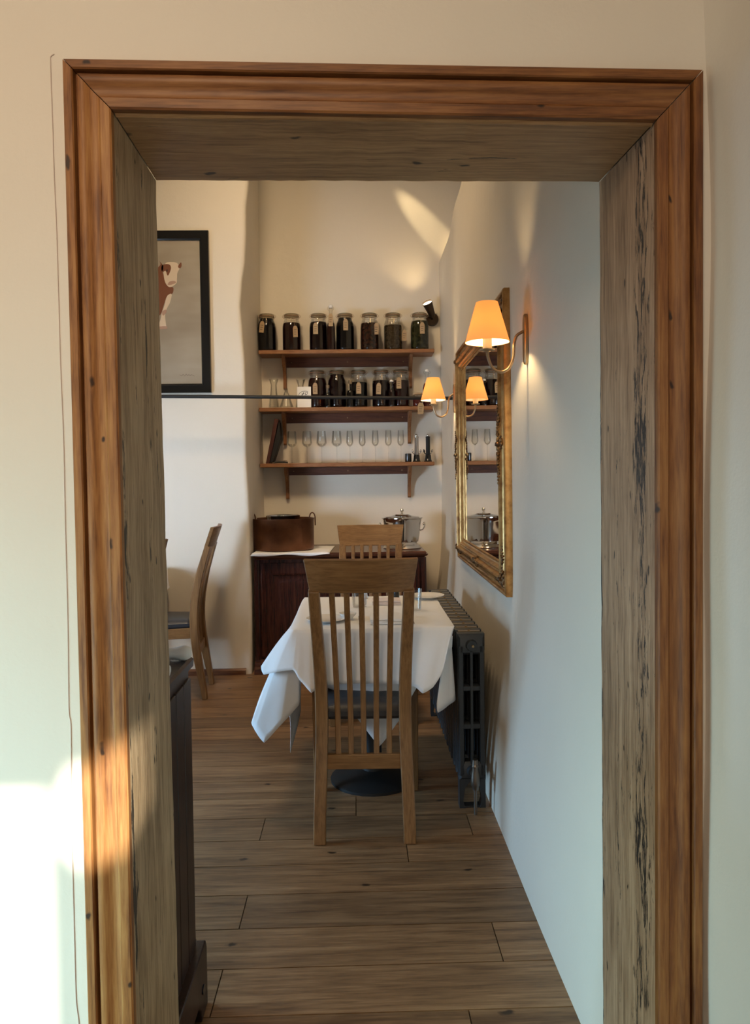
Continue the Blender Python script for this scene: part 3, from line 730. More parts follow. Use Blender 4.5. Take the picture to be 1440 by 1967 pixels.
# ---- radiator
def radiator():
    X0, X1, RY0, NS, P, HT = 0.398, 0.508, 2.955, 16, 0.0775, 0.712
    t = thing('radiator', 'dark cast-iron column radiator standing along the right wall under the gilt mirror', 'radiator', ((X0 + X1) / 2, RY0, 0))
    hw = (X1 - X0) / 2
    def section(feet):
        bm = NB(); hy = 0.027
        zb = 0.115
        for cx in (-hw + .013, 0, hw - .013):      # three columns
            w = 0.0125 if cx else 0.008
            pr = [(cx - w, -hy + .008), (cx - w * .6, -hy), (cx + w * .6, -hy), (cx + w, -hy + .008), (cx + w, hy - .008), (cx + w * .6, hy), (cx - w * .6, hy), (cx - w, hy - .008)]
            prism(bm, pr, 'z', zb + .02, HT - .05)
        # solid heads and bridges with rounded corners
        def head(z0, z1, ind):
            L = []
            for yy, q in ((-hy, .010), (-hy + .009, 0), (hy - .009, 0), (hy, .010)):
                L.append([(-hw + q, yy, z0 + q), (-hw + q, yy, z1 - q * 1.6), (-hw + q + .012, yy, z1 - q), (hw - q - .012, yy, z1 - q), (hw - q, yy, z1 - q * 1.6), (hw - q, yy, z0 + q)])
            loftloops(bm, L)
        head(HT - .085, HT, 1); head(zb, zb + .075, 0)
        for zc in (.335, .49):
            L = []
            for yy, q in ((-hy + .002, .006), (-hy + .010, 0), (hy - .010, 0), (hy - .002, .006)):
                L.append([(-hw + .02, yy, zc - .014 + q), (-hw + .02, yy, zc + .014 - q), (hw - .02, yy, zc + .014 - q), (hw - .02, yy, zc - .014 + q)])
            loftloops(bm, L)
        if feet:
            for s in (-1, 1):
                L = [[(s * (hw - .002), -hy + .004, z), (s * (hw - .002 - w), -hy + .004, z), (s * (hw - .002 - w), hy - .004, z), (s * (hw - .002), hy - .004, z)] for z, w in ((.12, .05), (.08, .022), (.03, .015), (.012, .02), (0, .024))]
                loftloops(bm, L)
            box(bm, -hw + .01, hw - .01, -hy + .008, hy - .008, .0, .008)
        return bm
    so = None
    for k in range(NS):
        if k in (0, 1):
            o = mk('section', section(k == 0), M['iron'], t, smooth=40); base = o
            if k == 0: footed = o
        elif k == NS - 1: o = footed.copy(); COL.objects.link(o)
        else: o = base.copy(); COL.objects.link(o)
        o.parent = t; o.location = (0, P * k + .03, 0)
    # paler metallic cap strips on top: the ribs between sections
    bm = NB(); box(bm, -hw + .010, hw - .010, -.010, .010, HT - .022, HT + .001); rib = mk('top_rib', bm, M['iron_top'], t)
    bm = NB(); sphere(bm, (0.0, 0, HT), .0060, 10); nip = mk('nipple', bm, M['brass_dull'], t)
    for k in range(NS - 1):
        for src in (rib, nip):
            o = src if k == 0 else src.copy()
            if k: COL.objects.link(o); o.parent = t
            o.location = (0, P * (k + .5) + .03, 0)
    for z in (HT - .045, .155):
        bm = NB(); tube(bm, [(0, -.004, z), (0, P * NS - .02, z)], .021, 16); mk('hub', bm, M['iron'], t)
        bm = NB(); tube(bm, [(0, -.016, z), (0, .002, z)], [.020, .024], 20); mk('plug', bm, M['iron'], t)
    bm = NB(); tube(bm, [(.003, -.024, HT - .045), (.003, -.014, HT - .045)], .0055, 6); mk('bleed_screw', bm, M['brass_dull'], t)
    v = []
    bm = NB(); tube(bm, [(.002, -.060, .150), (.002, -.010, .152)], [.015, .014], 14); tube(bm, [(.002, -.052, .203), (.002, -.052, .195), (.002, -.052, .185), (.002, -.052, .16), (.002, -.052, .14), (.002, -.052, .118), (.002, -.052, .112), (.002, -.052, .10)], [.010, .014, .012, .0165, .018, .017, .013, .012], 14)
    mk('valve', bm, M['pewter'], t)
    bm = NB(); tube(bm, [(.002, -.052, .222), (.002, -.052, .203)], [.011, .013], 12); mk('valve_cap', bm, M['pewter'], t)
    bm = NB(); tube(bm, [(.002, -.052, .105), (.002, -.052, -.002)], .0065, 12); mk('pipe', bm, M['pewter'], t)
radiator()
bm = NB(); tube(bm, [(.508, 2.97, .60), (rx(2.97, .60), 2.97, .60)], .0022, 6)
bm.free()

# ---- sideboard in the alcove
def sideboard():
    x0, x1, y0, y1, H = -.724, .478, 5.145, 5.785, .835
    cx = (x0 + x1) / 2
    t = thing('sideboard', 'dark mahogany sideboard with panelled doors filling the alcove under the shelves', 'sideboard', (cx, y0, 0))
    a, b = x0 - cx, x1 - cx; D = y1 - y0
    bm = NB(); box(bm, a + .02, b - .02, .03, D, .09, H - .03); mk('carcass', bm, M['mahogany'], t, bevel=0.002)
    bm = NB(); prism(bm, [(0, 0), (D, 0), (D, .09), (.02, .09), (.016, .075), (.004, .066), (0, .05)], 'x', a - .004, b + .004); mk('plinth', bm, M['mahogany_x'], t)
    bm = NB(); prism(bm, [(-.052, 0), (-.052, .022), (-.046, .034), (-.030, .042), (-.026, .050), (-.001, .052), (-.001, 0)], 'x', a - .002, b + .008); mk('base_moulding', bm, M['mahogany_x'], t)
    bm = NB()
    L = [[(a - .003 - o, -.022 - o, z), (b + .003 + o, -.022 - o, z), (b + .003 + o, D, z), (a - .003 - o, D, z)] for z, o in ((H - .045, -.018), (H - .036, -.012), (H - .030, 0.002), (H - .018, .008), (H - .016, -.004), (H - .006, -.004), (H, -.010))]
    # keep inside the alcove on the left
    L = [[(max(x, a - .0), y, z) for x, y, z in r] for r in L]
    loftloops(bm, L); mk('top', bm, M['mahogany_x'], t)
    n = 2; W = (b - a - .08) / 2
    for k in range(2):
        u0 = a + .04 + k * W + .006; u1 = u0 + W - .012
        bm = NB(); z0, z1 = .11, H - .07
        fr = .075
        box(bm, u0, u0 + fr, .008, .03, z0, z1); box(bm, u1 - fr, u1, .008, .03, z0, z1); box(bm, u0 + fr, u1 - fr, .008, .03, z1 - fr, z1); box(bm, u0 + fr, u1 - fr, .008, .03, z0, z0 + fr)
        d = mk('door', bm, M['mahogany'], t, bevel=0.003)
        bm = NB(); p0, p1, q0, q1 = u0 + fr, u1 - fr, z0 + fr, z1 - fr
        L = [[(p0 + s, yy, q0 + s), (p1 - s, yy, q0 + s), (p1 - s, yy, q1 - s), (p0 + s, yy, q1 - s)] for s, yy in ((0, .0095), (.006, .010), (.014, .019), (.03, .021), (.06, .014), (.065, .014))]
        loftloops(bm, L, cap=False); v = L[-1]; bm.faces.new([bm.verts.new(p) for p in v]); mk('panel', bm, M['mahogany'], d)
        bm = NB(); kx = u1 - .035 if k == 0 else u0 + .035; sphere(bm, (kx, -.004, .5), .013, 12); tube(bm, [(kx, .012, .5), (kx, -.002, .5)], .006, 8); mk('knob', bm, M['brass_dull'], d)
    for u in (a + .018, b - .018):
        bm = NB(); prism(bm, [(u - .018, .004), (u - .010, -.004), (u + .010, -.004), (u + .018, .004), (u + .018, .04), (u - .018, .04)], 'z', .09, H - .045); mk('pilaster', bm, M['mahogany'], t)
    return H
SH = sideboard()
# cloth on the left of the sideboard top
bm = NB(); nx, ny = 26, 14; g = []
for i in range(nx + 1):
    row = []
    for j in range(ny + 1):
        u, v = i / nx, j / ny
        x = lerp(-.724 - .016 * (1 - smooth(0, .12, v)), -.175 - .02 * (1 - v), u); y = lerp(5.088, 5.60, v)
        z = SH + .002 + .0012 * math.sin(14 * u + 3 * v)
        if j == 1: y = 5.108 - .002 * math.sin(8 * u)
        if j == 0: z -= .014 + .005 * math.sin(11 * u); y = 5.101 - .003 * math.sin(8 * u)
        row.append(bm.verts.new((x, y, z)))
    g.append(row)
for i in range(nx):
    for j in range(ny): bm.faces.new((g[i][j], g[i + 1][j], g[i + 1][j + 1], g[i][j + 1]))
o = mk('cloth', bm, M['linen'], None, smooth=60); sm = o.modifiers.new('thickness', 'SOLIDIFY'); sm.thickness = 0.003; sm.offset = 1
tag_(o, 'white folded cloth laid on the left end of the mahogany sideboard', 'cloth')

# ---- copper pan
cp = at(545, 1048, 5.40)
t = thing('copper_pan', 'large oval copper pan with ring handles on the white cloth of the sideboard', 'pan', (cp.x, 5.36, SH + .007))
bm = NB(); lathe(bm, [(0, .001), (.215, .001), (.222, .010), (.224, .215), (.228, .222), (.228, .226), (.220, .226), (.216, .215), (.212, .016), (0, .016)], 48, sx=1, sy=.88); mk('body', bm, M['copper'], t)
for s in (-1, 1):
    bm = NB()
    pts = [(s * .214 + .021 * math.cos(q), -.028, .222 + .042 * math.sin(q)) for q in [PI * k / 12 for k in range(13)]]
    pts = [(pts[0][0], -.028, .172)] + pts + [(pts[-1][0], -.028, .172)]
    tube(bm, pts, .0045, 8); mk('handle', bm, M['copper'], t)
t2 = thing('steel_bowl', 'round steel bowl sitting inside the oval copper pan, its rim just showing', 'bowl', (cp.x + .0, 5.38, SH + .007 + .017))
bm = NB(); lathe(bm, [(0, 0), (.06, 0), (.10, .06), (.118, .225), (.124, .228), (.122, .221), (.104, .064), (.06, .006), (0, .006)], 36); mk('bowl', bm, M['steel'], t2)

# ---- silver wine cooler
wp = at(773, 1046, 5.35)
t = thing('wine_cooler', 'polished silver wine cooler with a knobbed lid on the right end of the sideboard', 'wine cooler', (wp.x, 5.38, SH))
def lobed(bm, prof, n=64):
    L = []
    for r, z, lob in prof: L.append([(r * 1.0 * (1 + lob * math.cos(4 * 2 * PI * i / n)) * math.cos(2 * PI * i / n), r * .82 * (1 + lob * math.cos(4 * 2 * PI * i / n)) * math.sin(2 * PI * i / n), z) for i in range(n)])
    loftloops(bm, L)
bm = NB(); lobed(bm, [(.105, .045, .02), (.112, .05, .04), (.121, .10, .045), (.130, .185, .045), (.136, .212, .04), (.143, .218, .04), (.143, .224, .04), (.134, .224, .04)]); mk('body', bm, M['steel'], t)
bm = NB(); lathe(bm, [(0, 0), (.138, 0), (.140, .006), (.130, .020), (.128, .026), (.112, .034), (.104, .047), (0, .047)], 40, sy=.85); mk('foot', bm, M['steel'], t)
bm = NB(); lathe(bm, [(.13, .224), (.125, .229), (.08, .236), (.055, .242), (.05, .247), (.02, .250), (0, .250)], 40, sy=.82); mk('lid', bm, M['steel'], t)
bm = NB(); lathe(bm, [(.010, .249), (.007, .256), (.006, .264), (.012, .272), (.013, .279), (.008, .288), (0, .290)], 16); mk('knob', bm, M['steel'], t)
for s in (-1, 1):
    bm = NB(); tube(bm, cat([(s * .128, 0, .13), (s * .150, 0, .135), (s * .166, 0, .165), (s * .160, 0, .19)], 5), [.0045] * 16, 8); sphere(bm, (s * .160, 0, .175), .010, 10); mk('handle', bm, M['steel'], t)

# ---- shelves
SHELVES = []
def shelf(label, px0, px1, pyl, pyr, rail_px, rail_h, brs, br_h, y_front=5.60, lab='shelf'):
    a = at(px0, pyl, y_front); b = at(px1, pyr, y_front); z = (a.z + b.z) / 2; th = .030; D = YA - y_front
    cx = (a.x + b.x) / 2
    t = thing('wall_shelf', label, 'shelf', (cx, y_front, z - th), 0, 'pine shelves in the alcove')
    bm = NB(); box(bm, a.x - cx, b.x - cx, 0, D, 0, th); mk('board', bm, M['shelf'], t, bevel=0.005, seg=3)
    r0 = at(rail_px[0], pyl, 5.76).x - cx; r1 = at(rail_px[1], pyl, 5.76).x - cx
    bm = NB(); box(bm, r0, r1, D - .022, D, -rail_h, 0); mk('back_rail', bm, M['rail_dark'], t, bevel=0.002)
    for f in (.06, .5, .94):
        bm = NB(); sphere(bm, (lerp(r0, r1, f), D - .023, -rail_h * .5), .005, 8); mk('screw', bm, M['brass_dull'], t)
    for bx in brs:
        x = at(bx, pyl, 5.68).x - cx; w = .0125
        prof = [(D, 0), (D, -br_h), (D - .028, -br_h), (D - .036, -br_h + .012), (D - .034, -br_h * .72), (D - .05, -br_h * .52), (D - .085, -br_h * .34), (D - .125, -br_h * .24), (D - .15, -br_h * .13), (D - .155, 0)]
        bm = NB(); prism(bm, prof, 'x', x - w, x + w); mk('bracket', bm, M['shelf_z'], t, bevel=0.002)
    return z
Z1 = shelf('highest pine shelf on the alcove wall, with seven clip-top jars', 496, 834, 673, 669, (544, 789), .075, (544, 789), .245)
Z2 = shelf('middle pine shelf on the alcove wall, with carafes and five clip-top jars', 497, 834, 783, 780, (546, 787), .075, (544, 787), .245)
Z3 = shelf('lowest pine shelf on the alcove wall, with a row of wine glasses', 499, 834, 890, 887, (549, 786), .060, (549, 787), .245)

# ---- jars
YJ = 5.705
def tagpaper(parent, x, y, z, w=.040, h=.085, tilt=0.0, mat='tag'):
    bm = NB(); prism(bm, [(-w / 2, -h), (w / 2, -h), (w / 2, -.018), (w / 4, 0), (-w / 4, 0), (-w / 2, -.018)], 'y', -.0006, .0006)
    o = mk('tag', bm, M[mat], parent, smooth=0); o.location = (x, y, z); o.rotation_euler = (0.0, tilt, 0)
    bm = NB()
    for k in range(3): box(bm, -w * .3, w * .3 * (1 - .2 * k), -.0014, -.0007, -.032 - .016 * k, -.029 - .016 * k)
    q = mk('writing', bm, M['ink'], o, smooth=0)
    return o
def jar(label, px, Z, liq, fill, tg=None, s=1.0, y=YJ, group='clip-top preserving jars', liq2=None):
    x = at(px, 670, y).x
    t = thing('preserving_jar', label, 'jar', (x, y, Z), 0, group)
    R, Ht = .0705 * s, .292 * s
    outp = [(0, .0), (R * .90, .0), (R * .97, .006), (R, .02), (R * 1.0, Ht * .62), (R * .95, Ht * .72), (R * .84, Ht * .79), (R * .76, Ht * .83), (R * .76, Ht * .90), (R * .80, Ht * .905), (R * .80, Ht * .92)]
    bm = NB(); lathe(bm, outp, 32, cap=False); mk('glass_body', bm, M['glass'], t)
    inn = [(0, .004), (R * .88, .004), (R * .94, .012), (R * .965, .02), (R * .965, Ht * .62), (R * .91, Ht * .72), (R * .80, Ht * .785), (R * .72, Ht * .83), (R * .72, Ht * .89)]
    zf = Ht * fill; pr = []
    for (r0, z0), (r1, z1) in zip(inn, inn[1:]):
        pr.append((r0, z0))
        if z1 >= zf:
            u = (zf - z0) / max(z1 - z0, 1e-6); pr.append((lerp(r0, r1, u), zf)); break
    pr.append((0, zf))
    bm = NB(); lathe(bm, pr, 28, cap=False); mk('contents', bm, LQ[liq], t)
    bm = NB(); lathe(bm, [(0, Ht * .925), (R * .80, Ht * .925), (R * .82, Ht * .935), (R * .80, Ht * .965), (R * .70, Ht * .985), (R * .5, Ht * .99), (0, Ht * .985)], 32, cap=False); mk('lid', bm, M['lid_glass'], t)
    bm = NB(); lathe(bm, [(R * .74, Ht * .918), (R * .845, Ht * .918), (R * .845, Ht * .928), (R * .74, Ht * .928)], 32, cap=False); mk('seal', bm, M['shelf'], t)
    bm = NB()
    tube(bm, [(R * .79 * math.cos(a), R * .79 * math.sin(a), Ht * .875) for a in [2 * PI * k / 24 for k in range(24)]], .0016, 6, closed=True)
    tube(bm, cat([(-R * .79, 0, Ht * .875), (-R * .98, 0, Ht * .93), (-R * .6, 0, Ht * .995), (R * .6, 0, Ht * .995), (R * .98, 0, Ht * .93), (R * .79, 0, Ht * .875)], 4), .0016, 6)
    tube(bm, cat([(R * .0, -R * .80, Ht * .875), (.004, -R * .95, Ht * .80), (.004, -R * 1.03, Ht * .70)], 4), .0018, 6)
    mk('wire_clip', bm, M['nickel'], t)
    if tg:
        dx, dz = tg[0], tg[1]; tl = tg[2] if len(tg) > 2 else 0
        yy = -math.sqrt(max((R * 1.03) ** 2 - dx * dx, 1e-6)) - .004 if abs(dx) < R else -.02
        tagpaper(t, dx, yy, Ht * dz, .036, .085, tl)
        bm = NB(); tube(bm, [(dx, yy - .0005, Ht * dz - .004), (dx * .85, yy * .9 - .004, Ht * (dz + .06)), (dx * .6, -R * .8, Ht * .875)], .0009, 5); mk('string', bm, M['tag'], t)
    return t
jar('leftmost jar on the highest shelf, full of black preserve, tag on its left', 513, Z1, 'black', .86, (-.024, .76, .12))
jar('second jar from the left on the highest shelf, dark ruby fruit, tag on its right', 560.5, Z1, 'ruby', .74, (.032, .64, -.03))
jar('third jar on the highest shelf, plum-dark, just left of the swing-top bottle', 612, Z1, 'plum', .76, (-.018, .71, 0.0))
jar('fourth jar on the highest shelf, black to the neck, just right of the swing-top bottle', 663, Z1, 'black', .86, (.006, .80, 0.0))
jar('fifth jar on the highest shelf, brown berries, tag at its right edge', 710, Z1, 'berry', .72, (.050, .70, 0.0))
jar('sixth jar on the highest shelf, wide rim, greyish brown filling', 755, Z1, 'tan', .66, (.088, .55, .05))
jar('rightmost jar on the highest shelf, green filling, beside the spotlight', 806, Z1, 'olive', .77, (.014, .70, 0.0))
G2 = 'clip-top preserving jars'
jar('leftmost jar on the middle shelf, ruby filling, behind the white menu box', 608, Z2, 'ruby', .78, (-.012, .64, 0.0))
jar('second jar on the middle shelf, all dark, filled to the neck', 646, Z2, 'plum', .88)
jar('middle jar of the middle shelf, clear top and black lower half, tag in front', 687, Z2, 'black', .66, (.002, .64, 0.0))
jar('fourth jar on the middle shelf, plum filling with a pale gap below the lid', 731, Z2, 'plum', .70, (-.020, .62, .05))
jar('rightmost tall jar on the middle shelf, brown ruby filling, tag across its middle', 768, Z2, 'ruby', .70, (-.016, .76, 0.0))
def bottle(label, px, Z, H, R, liq, y=YJ, tg=None, swing=True, name='bottle', fill=.62):
    x = at(px, 670, y).x
    t = thing(name, label, 'bottle', (x, y, Z))
    bm = NB(); lathe(bm, [(0, 0), (R * .94, 0), (R, .008), (R, H * .48), (R * .85, H * .58), (R * .48, H * .72), (R * .40, H * .80), (R * .42, H * .88), (R * .50, H * .885), (R * .50, H * .92), (R * .35, H * .92)], 24, cap=False); mk('glass_body', bm, M['glass'], t)
    bm = NB(); lathe(bm, [(0, .004), (R * .9, .004), (R * .93, .01), (R * .93, H * .48), (R * .78, H * .58), (R * .62, H * fill), (0, H * fill)], 24, cap=False); mk('contents', bm, LQ[liq], t)
    if swing:
        bm = NB(); lathe(bm, [(0, H * .915), (R * .48, H * .92), (R * .55, H * .95), (R * .40, H * .985), (0, H)], 16, cap=False); mk('stopper', bm, M['china'], t)
        bm = NB(); tube(bm, cat([(-R * .5, 0, H * .86), (-R * .75, -.003, H * .92), (0, -.002, H * .985), (R * .75, -.003, H * .92), (R * .5, 0, H * .86)], 5), .0013, 6); mk('wire_clip', bm, M['nickel'], t)
    else:
        bm = NB(); lathe(bm, [(0, H * .86), (R * .52, H * .86), (R * .54, H * .99), (0, H)], 16, cap=False); mk('cap', bm, M['nickel'], t)
    if tg: tagpaper(t, tg[0], -R * 1.02 - .004, H * tg[1], .034, .095)
bottle('slim swing-top bottle with a brown tag between two jars on the highest shelf', 636, Z1, .345, .031, 'ruby', 5.635, (0, .78), fill=.6)
bottle('small bottle with a grey cap before the gap between dark jars on the middle shelf', 671.5, Z2, .205, .027, 'black', 5.63, swing=False)
bottle('short dark bottle in front of the leftmost two jars on the middle shelf', 628, Z2, .17, .026, 'black', 5.63, swing=False)
bottle('small swing-top bottle between the two rightmost tall jars on the middle shelf', 751, Z2, .205, .026, 'plum', 5.63)
bottle('tall red bottle at the right end of the middle shelf, half behind the lamp shade', 819, Z2, .29, .034, 'red', 5.68)
def smalljar():
    x = at(802, 775, 5.655).x
    t = thing('jam_jar', 'small jar of red jam near the right end of the middle shelf', 'jar', (x, 5.655, Z2))
    bm = NB(); lathe(bm, [(0, 0), (.037, 0), (.040, .006), (.040, .075), (.034, .086), (.034, .092)], 24, cap=False); mk('glass_body', bm, M['glass'], t)
    bm = NB(); lathe(bm, [(0, .003), (.036, .004), (.037, .066), (0, .066)], 24, cap=False); mk('contents', bm, LQ['red'], t)
    bm = NB(); lathe(bm, [(0, .090), (.0365, .090), (.037, .104), (0, .106)], 24, cap=False); mk('lid', bm, M['tag'], t)
smalljar()
tp = at(808, 772, 5.592)
o = thing('paper_tag', 'brown paper tag hanging over the right end of the middle shelf edge', 'tag', (tp.x, 5.592, Z2 - .005))
q = tagpaper(o, 0, 0, .03, .045, .085, .03); q.name = 'tag_card'
# ---- white box
bx = at(584, 778, 5.62)
t = thing('menu_box', 'small cream box with dark calligraphy on the middle shelf, left of the jars', 'box', (bx.x, 5.625, Z2))
bm = NB(); box(bm, -.052, .052, -.0, .035, 0, .158); mk('carton', bm, M['card'], t, bevel=0.001)
bm = NB()
def stroke(pts, r=.0015): tube(bm, cat([(x, -.001, z) for x, z in pts], 6), r, 5)
stroke([(-.036, .088), (-.040, .098), (-.030, .112), (-.010, .122), (.012, .124), (.030, .120)])
stroke([(-.030, .085), (-.018, .092), (-.006, .108), (.000, .118), (-.006, .104), (-.010, .088), (-.004, .084)])
stroke([(-.020, .102), (-.008, .104), (.006, .106)])
stroke([(.010, .112), (.022, .116), (.028, .110), (.020, .100), (.012, .098), (.020, .096), (.024, .086), (.032, .086), (.038, .092)])
stroke([(.006, .084), (.010, .098), (.012, .112)])
mk('calligraphy', bm, M['ink'], t)
# ---- carafes
def carafe(label, px, H, R, y, flask=False):
    x = at(px, 775, y).x
    if flask: pr = [(0, .002), (R, .002), (R * 1.02, .01), (R * .55, H * .55), (R * .22, H * .85), (R * .24, H), (R * .20, H), (R * .18, H * .85), (R * .5, H * .55), (R * .96, .012), (0, .010)]
    else: pr = [(0, .002), (R * .6, .002), (R * .66, .01), (R * .55, H * .3), (R * .40, H * .6), (R * .36, H * .8), (R * .6, H), (R * .56, H), (R * .32, H * .8), (R * .36, H * .6), (R * .50, H * .3), (R * .6, .012), (0, .010)]
    bm = NB(); lathe(bm, pr, 28, cap=False); o = mk('carafe', bm, M['glass']); o.location = (x, y, Z2); tag_(o, label, 'carafe')
carafe('leftmost tall clear carafe on the middle shelf', 526, .225, .062, 5.68)
carafe('short conical clear flask standing in front of the shelf bracket on the middle shelf', 550, .15, .052, 5.655, True)
carafe('clear carafe on the middle shelf just behind the white box', 578, .225, .062, 5.72)

# ---- glasses on the lowest shelf
def wineglass(px, label, Rb, H=.245, grp='', proto=None):
    x = at(px, 886, 5.68).x
    if proto is None:
        zb = H * .50
        t = thing('wine_glass', label, 'glass', (x, 5.68, Z3), 0, grp)
        bm = NB(); lathe(bm, [(0, zb), (Rb * .25, zb + .002), (Rb * .7, zb + .012), (Rb, zb + .028), (Rb * 1.0, zb + .035), (Rb * .80, H), (Rb * .77, H), (Rb * .95, zb + .036), (Rb * .66, zb + .014), (0, zb + .005)], 28, cap=False); mk('bowl', bm, M['glass'], t)
        bm = NB(); lathe(bm, [(.0035, .006), (.0028, .03), (.0028, zb - .01), (.006, zb)], 10, cap=False); mk('stem', bm, M['glass'], t)
        bm = NB(); lathe(bm, [(0, .0), (.034, .0), (.034, .0015), (.008, .004), (.0035, .007), (0, .007)], 24, cap=False); mk('foot', bm, M['glass'], t)
        return t
    c = copy_tree(proto); c.location = (x, 5.68, Z3); c['label'] = label; return c
w = None
for px, lb in zip((561, 590, 618, 647), ('leftmost wide wine glass on the lowest shelf, nearest the leaning board', 'second wide wine glass on the lowest shelf', 'third wide wine glass from the left on the lowest shelf', 'fourth and last wide wine glass, left of the narrow ones')):
    w = wineglass(px, lb, .040, .245, 'wide wine glasses on the lowest shelf') if w is None else wineglass(px, lb, .040, .245, '', w)
w = None
for px, lb in zip((672, 696, 721, 746, 770), ('leftmost narrow glass on the lowest shelf, next to the wide ones', 'second narrow stemmed glass on the lowest shelf', 'middle one of the five narrow stemmed glasses', 'fourth narrow stemmed glass, second from the right', 'rightmost narrow stemmed glass, beside the black pot')):
    w = wineglass(px, lb, .027, .245, 'narrow stemmed glasses on the lowest shelf') if w is None else wineglass(px, lb, .027, .245, '', w)
# leaning board
bp = at(513, 886, 5.62)
t = thing('serving_board', 'dark wooden board leaning on edge at the left end of the lowest shelf', 'board', (bp.x - .012, 5.625, Z3))
bm = NB()
tl = at(530, 804, 5.62); dxx = tl.x - bp.x; hh = tl.z - Z3
hexa(bm, [(0, 0, 0), (dxx, 0, hh), (0, .15, 0), (dxx, .15, hh), (.028, 0, 0), (dxx + .030, 0, hh - .004), (.028, .15, 0), (dxx + .030, .15, hh - .004)])
mk('board', bm, M['board'], t, bevel=0.003)
bm = NB(); hexa(bm, [(.030, .01, .012), (dxx + .032, .01, hh - .02), (.030, .14, .012), (dxx + .032, .14, hh - .02), (.055, .01, .012), (dxx + .044, .01, hh * .55), (.055, .14, .012), (dxx + .044, .14, hh * .55)]); mk('holder', bm, M['black'], t, bevel=0.003)
# corkscrew folded lying next to board
cpx = at(540, 885, 5.64)
t = thing('corkscrew', 'small folded corkscrew lying beside the leaning board on the lowest shelf', 'corkscrew', (cpx.x, 5.64, Z3))
bm = NB(); tube(bm, cat([(-.055, 0, .008), (-.02, 0, .011), (.02, 0, .010), (.05, 0, .007)], 5), [.006] * 16, 8); mk('handle', bm, M['black'], t)
bm = NB(); tube(bm, [( .012 + .032 * k / 40, .004 * math.cos(k * .9), .020 + .004 * math.sin(k * .9)) for k in range(41)], .0012, 5); mk('worm', bm, M['nickel'], t)
# black pot and lever corkscrews
pp = at(784, 886, 5.66); lathe_thing('pot', 'small black pot at the right of the lowest shelf beside the narrow glasses', 'pot', (pp.x, 5.66, Z3), [(0, 0), (.024, 0), (.025, .004), (.025, .062), (.022, .064), (.021, .010), (0, .010)], M['black_gloss'], 24)
def opener(label, px, body, top):
    x = at(px, 886, 5.66).x
    t = thing('bottle_opener', label, 'opener', (x, 5.66, Z3), 0, 'winged openers on the lowest shelf')
    bm = NB(); lathe(bm, [(0, 0), (.030, 0), (.031, .006), (.026, .012), (.022, .05), (.010, .06), (0, .06)], 24); mk('base', bm, M['black_gloss'], t)
    bm = NB(); lathe(bm, [(.0155, .02), (.0165, .022), (.0165, .185), (.018, .188), (.018, .192), (.010, .194), (0, .194)], 20); mk('shaft', bm, body, t)
    bm = NB(); lathe(bm, [(0, .193), (.010, .193), (.012, .197), (.011, .206), (.006, .211), (0, .211)], 18); mk('tip', bm, top, t)
    for s in (-1, 1):
        bm = NB(); tube(bm, cat([(s * .014, 0, .055), (s * .030, -.002, .072), (s * .032, 0, .095)], 5), [.004] * 11, 8); sphere(bm, (s * .030, -.006, .082), .0085, 10); mk('wing', bm, M['steel'] if s > 0 or body is M['steel'] else M['black'], t)
opener('silver-shafted winged opener near the right end of the lowest shelf', 800, M['steel'], M['steel'])
opener('black-shafted winged opener at the very right end of the lowest shelf', 822, M['black'], M['steel'])

# ---- black rod across the room
a = at(200, 760.5, 4.9); b = at(867, 765, 4.9)
t = thing('curtain_rod', 'thin straight black rod spanning the room in front of the shelves', 'rod', ((a.x + b.x) / 2, 4.9, a.z))
bm = NB(); L0 = Vector((-2.4, 4.9, a.z + (a.z - b.z) * (a.x + 2.4) / (b.x - a.x))); base = Vector(((a.x + b.x) / 2, 4.9, a.z))
e = b + (b - a).normalized() * 0.03
tube(bm, [L0 - base, e - base], .0115, 12); mk('pole', bm, M['black'], t)
bm = NB(); tube(bm, [e - base - Vector((.02, 0, 0)), e - base + Vector((.008, 0, 0))], .02, 16); mk('end_flange', bm, M['black'], t)

# ---- spotlight on the alcove wall
sp = at(838, 606, 5.68)
t = thing('spotlight', 'small dark metal spotlight on the alcove wall, above the right end of the highest shelf', 'spotlight', (sp.x, YA, sp.z))
bm = NB(); tube(bm, [(-.022, 0, -.006), (-.022, -.025, -.006)], [.052, .048], 24); mk('base', bm, M['bronze'], t)
h0 = Vector((-.028, -.075, .012)); h1 = Vector((-.072, -.135, .098)); bm = NB()
tube(bm, [(-.022, -.02, -.006), h0], .009, 8); mk('arm', bm, M['bronze'], t)
bm = NB(); tube(bm, [h0 - (h1 - h0) * .1, h0, h0.lerp(h1, .3), h1], [.018, .026, .028, .040], 24, cap=False); mk('lamp_head', bm, M['bronze'], t)
bm = NB(); dd = (h1 - h0).normalized(); tube(bm, [h0.lerp(h1, .86), h0.lerp(h1, .9)], [.035, .035], 24); mk('lens', bm, M['lens'], t)
wl = Vector((sp.x, YA, sp.z)) + h1
light('spotlight_beam', 'SPOT', wl + dd * .01, 5, (1.0, .74, .42), tuple(wl + Vector((-.30, .10, .75))), spot_size=math.radians(80), spot_blend=0.9, shadow_soft_size=0.03)
# beam of a ceiling spotlight raking down the alcove wall (fixture above the lintel, out of view)
light('raking_beam', 'SPOT', (-0.22, 5.52, 4.20), 120, (1.0, .78, .45), (0.56, 5.80, 3.33), spot_size=math.radians(10), spot_blend=0.6, shadow_soft_size=0.02)

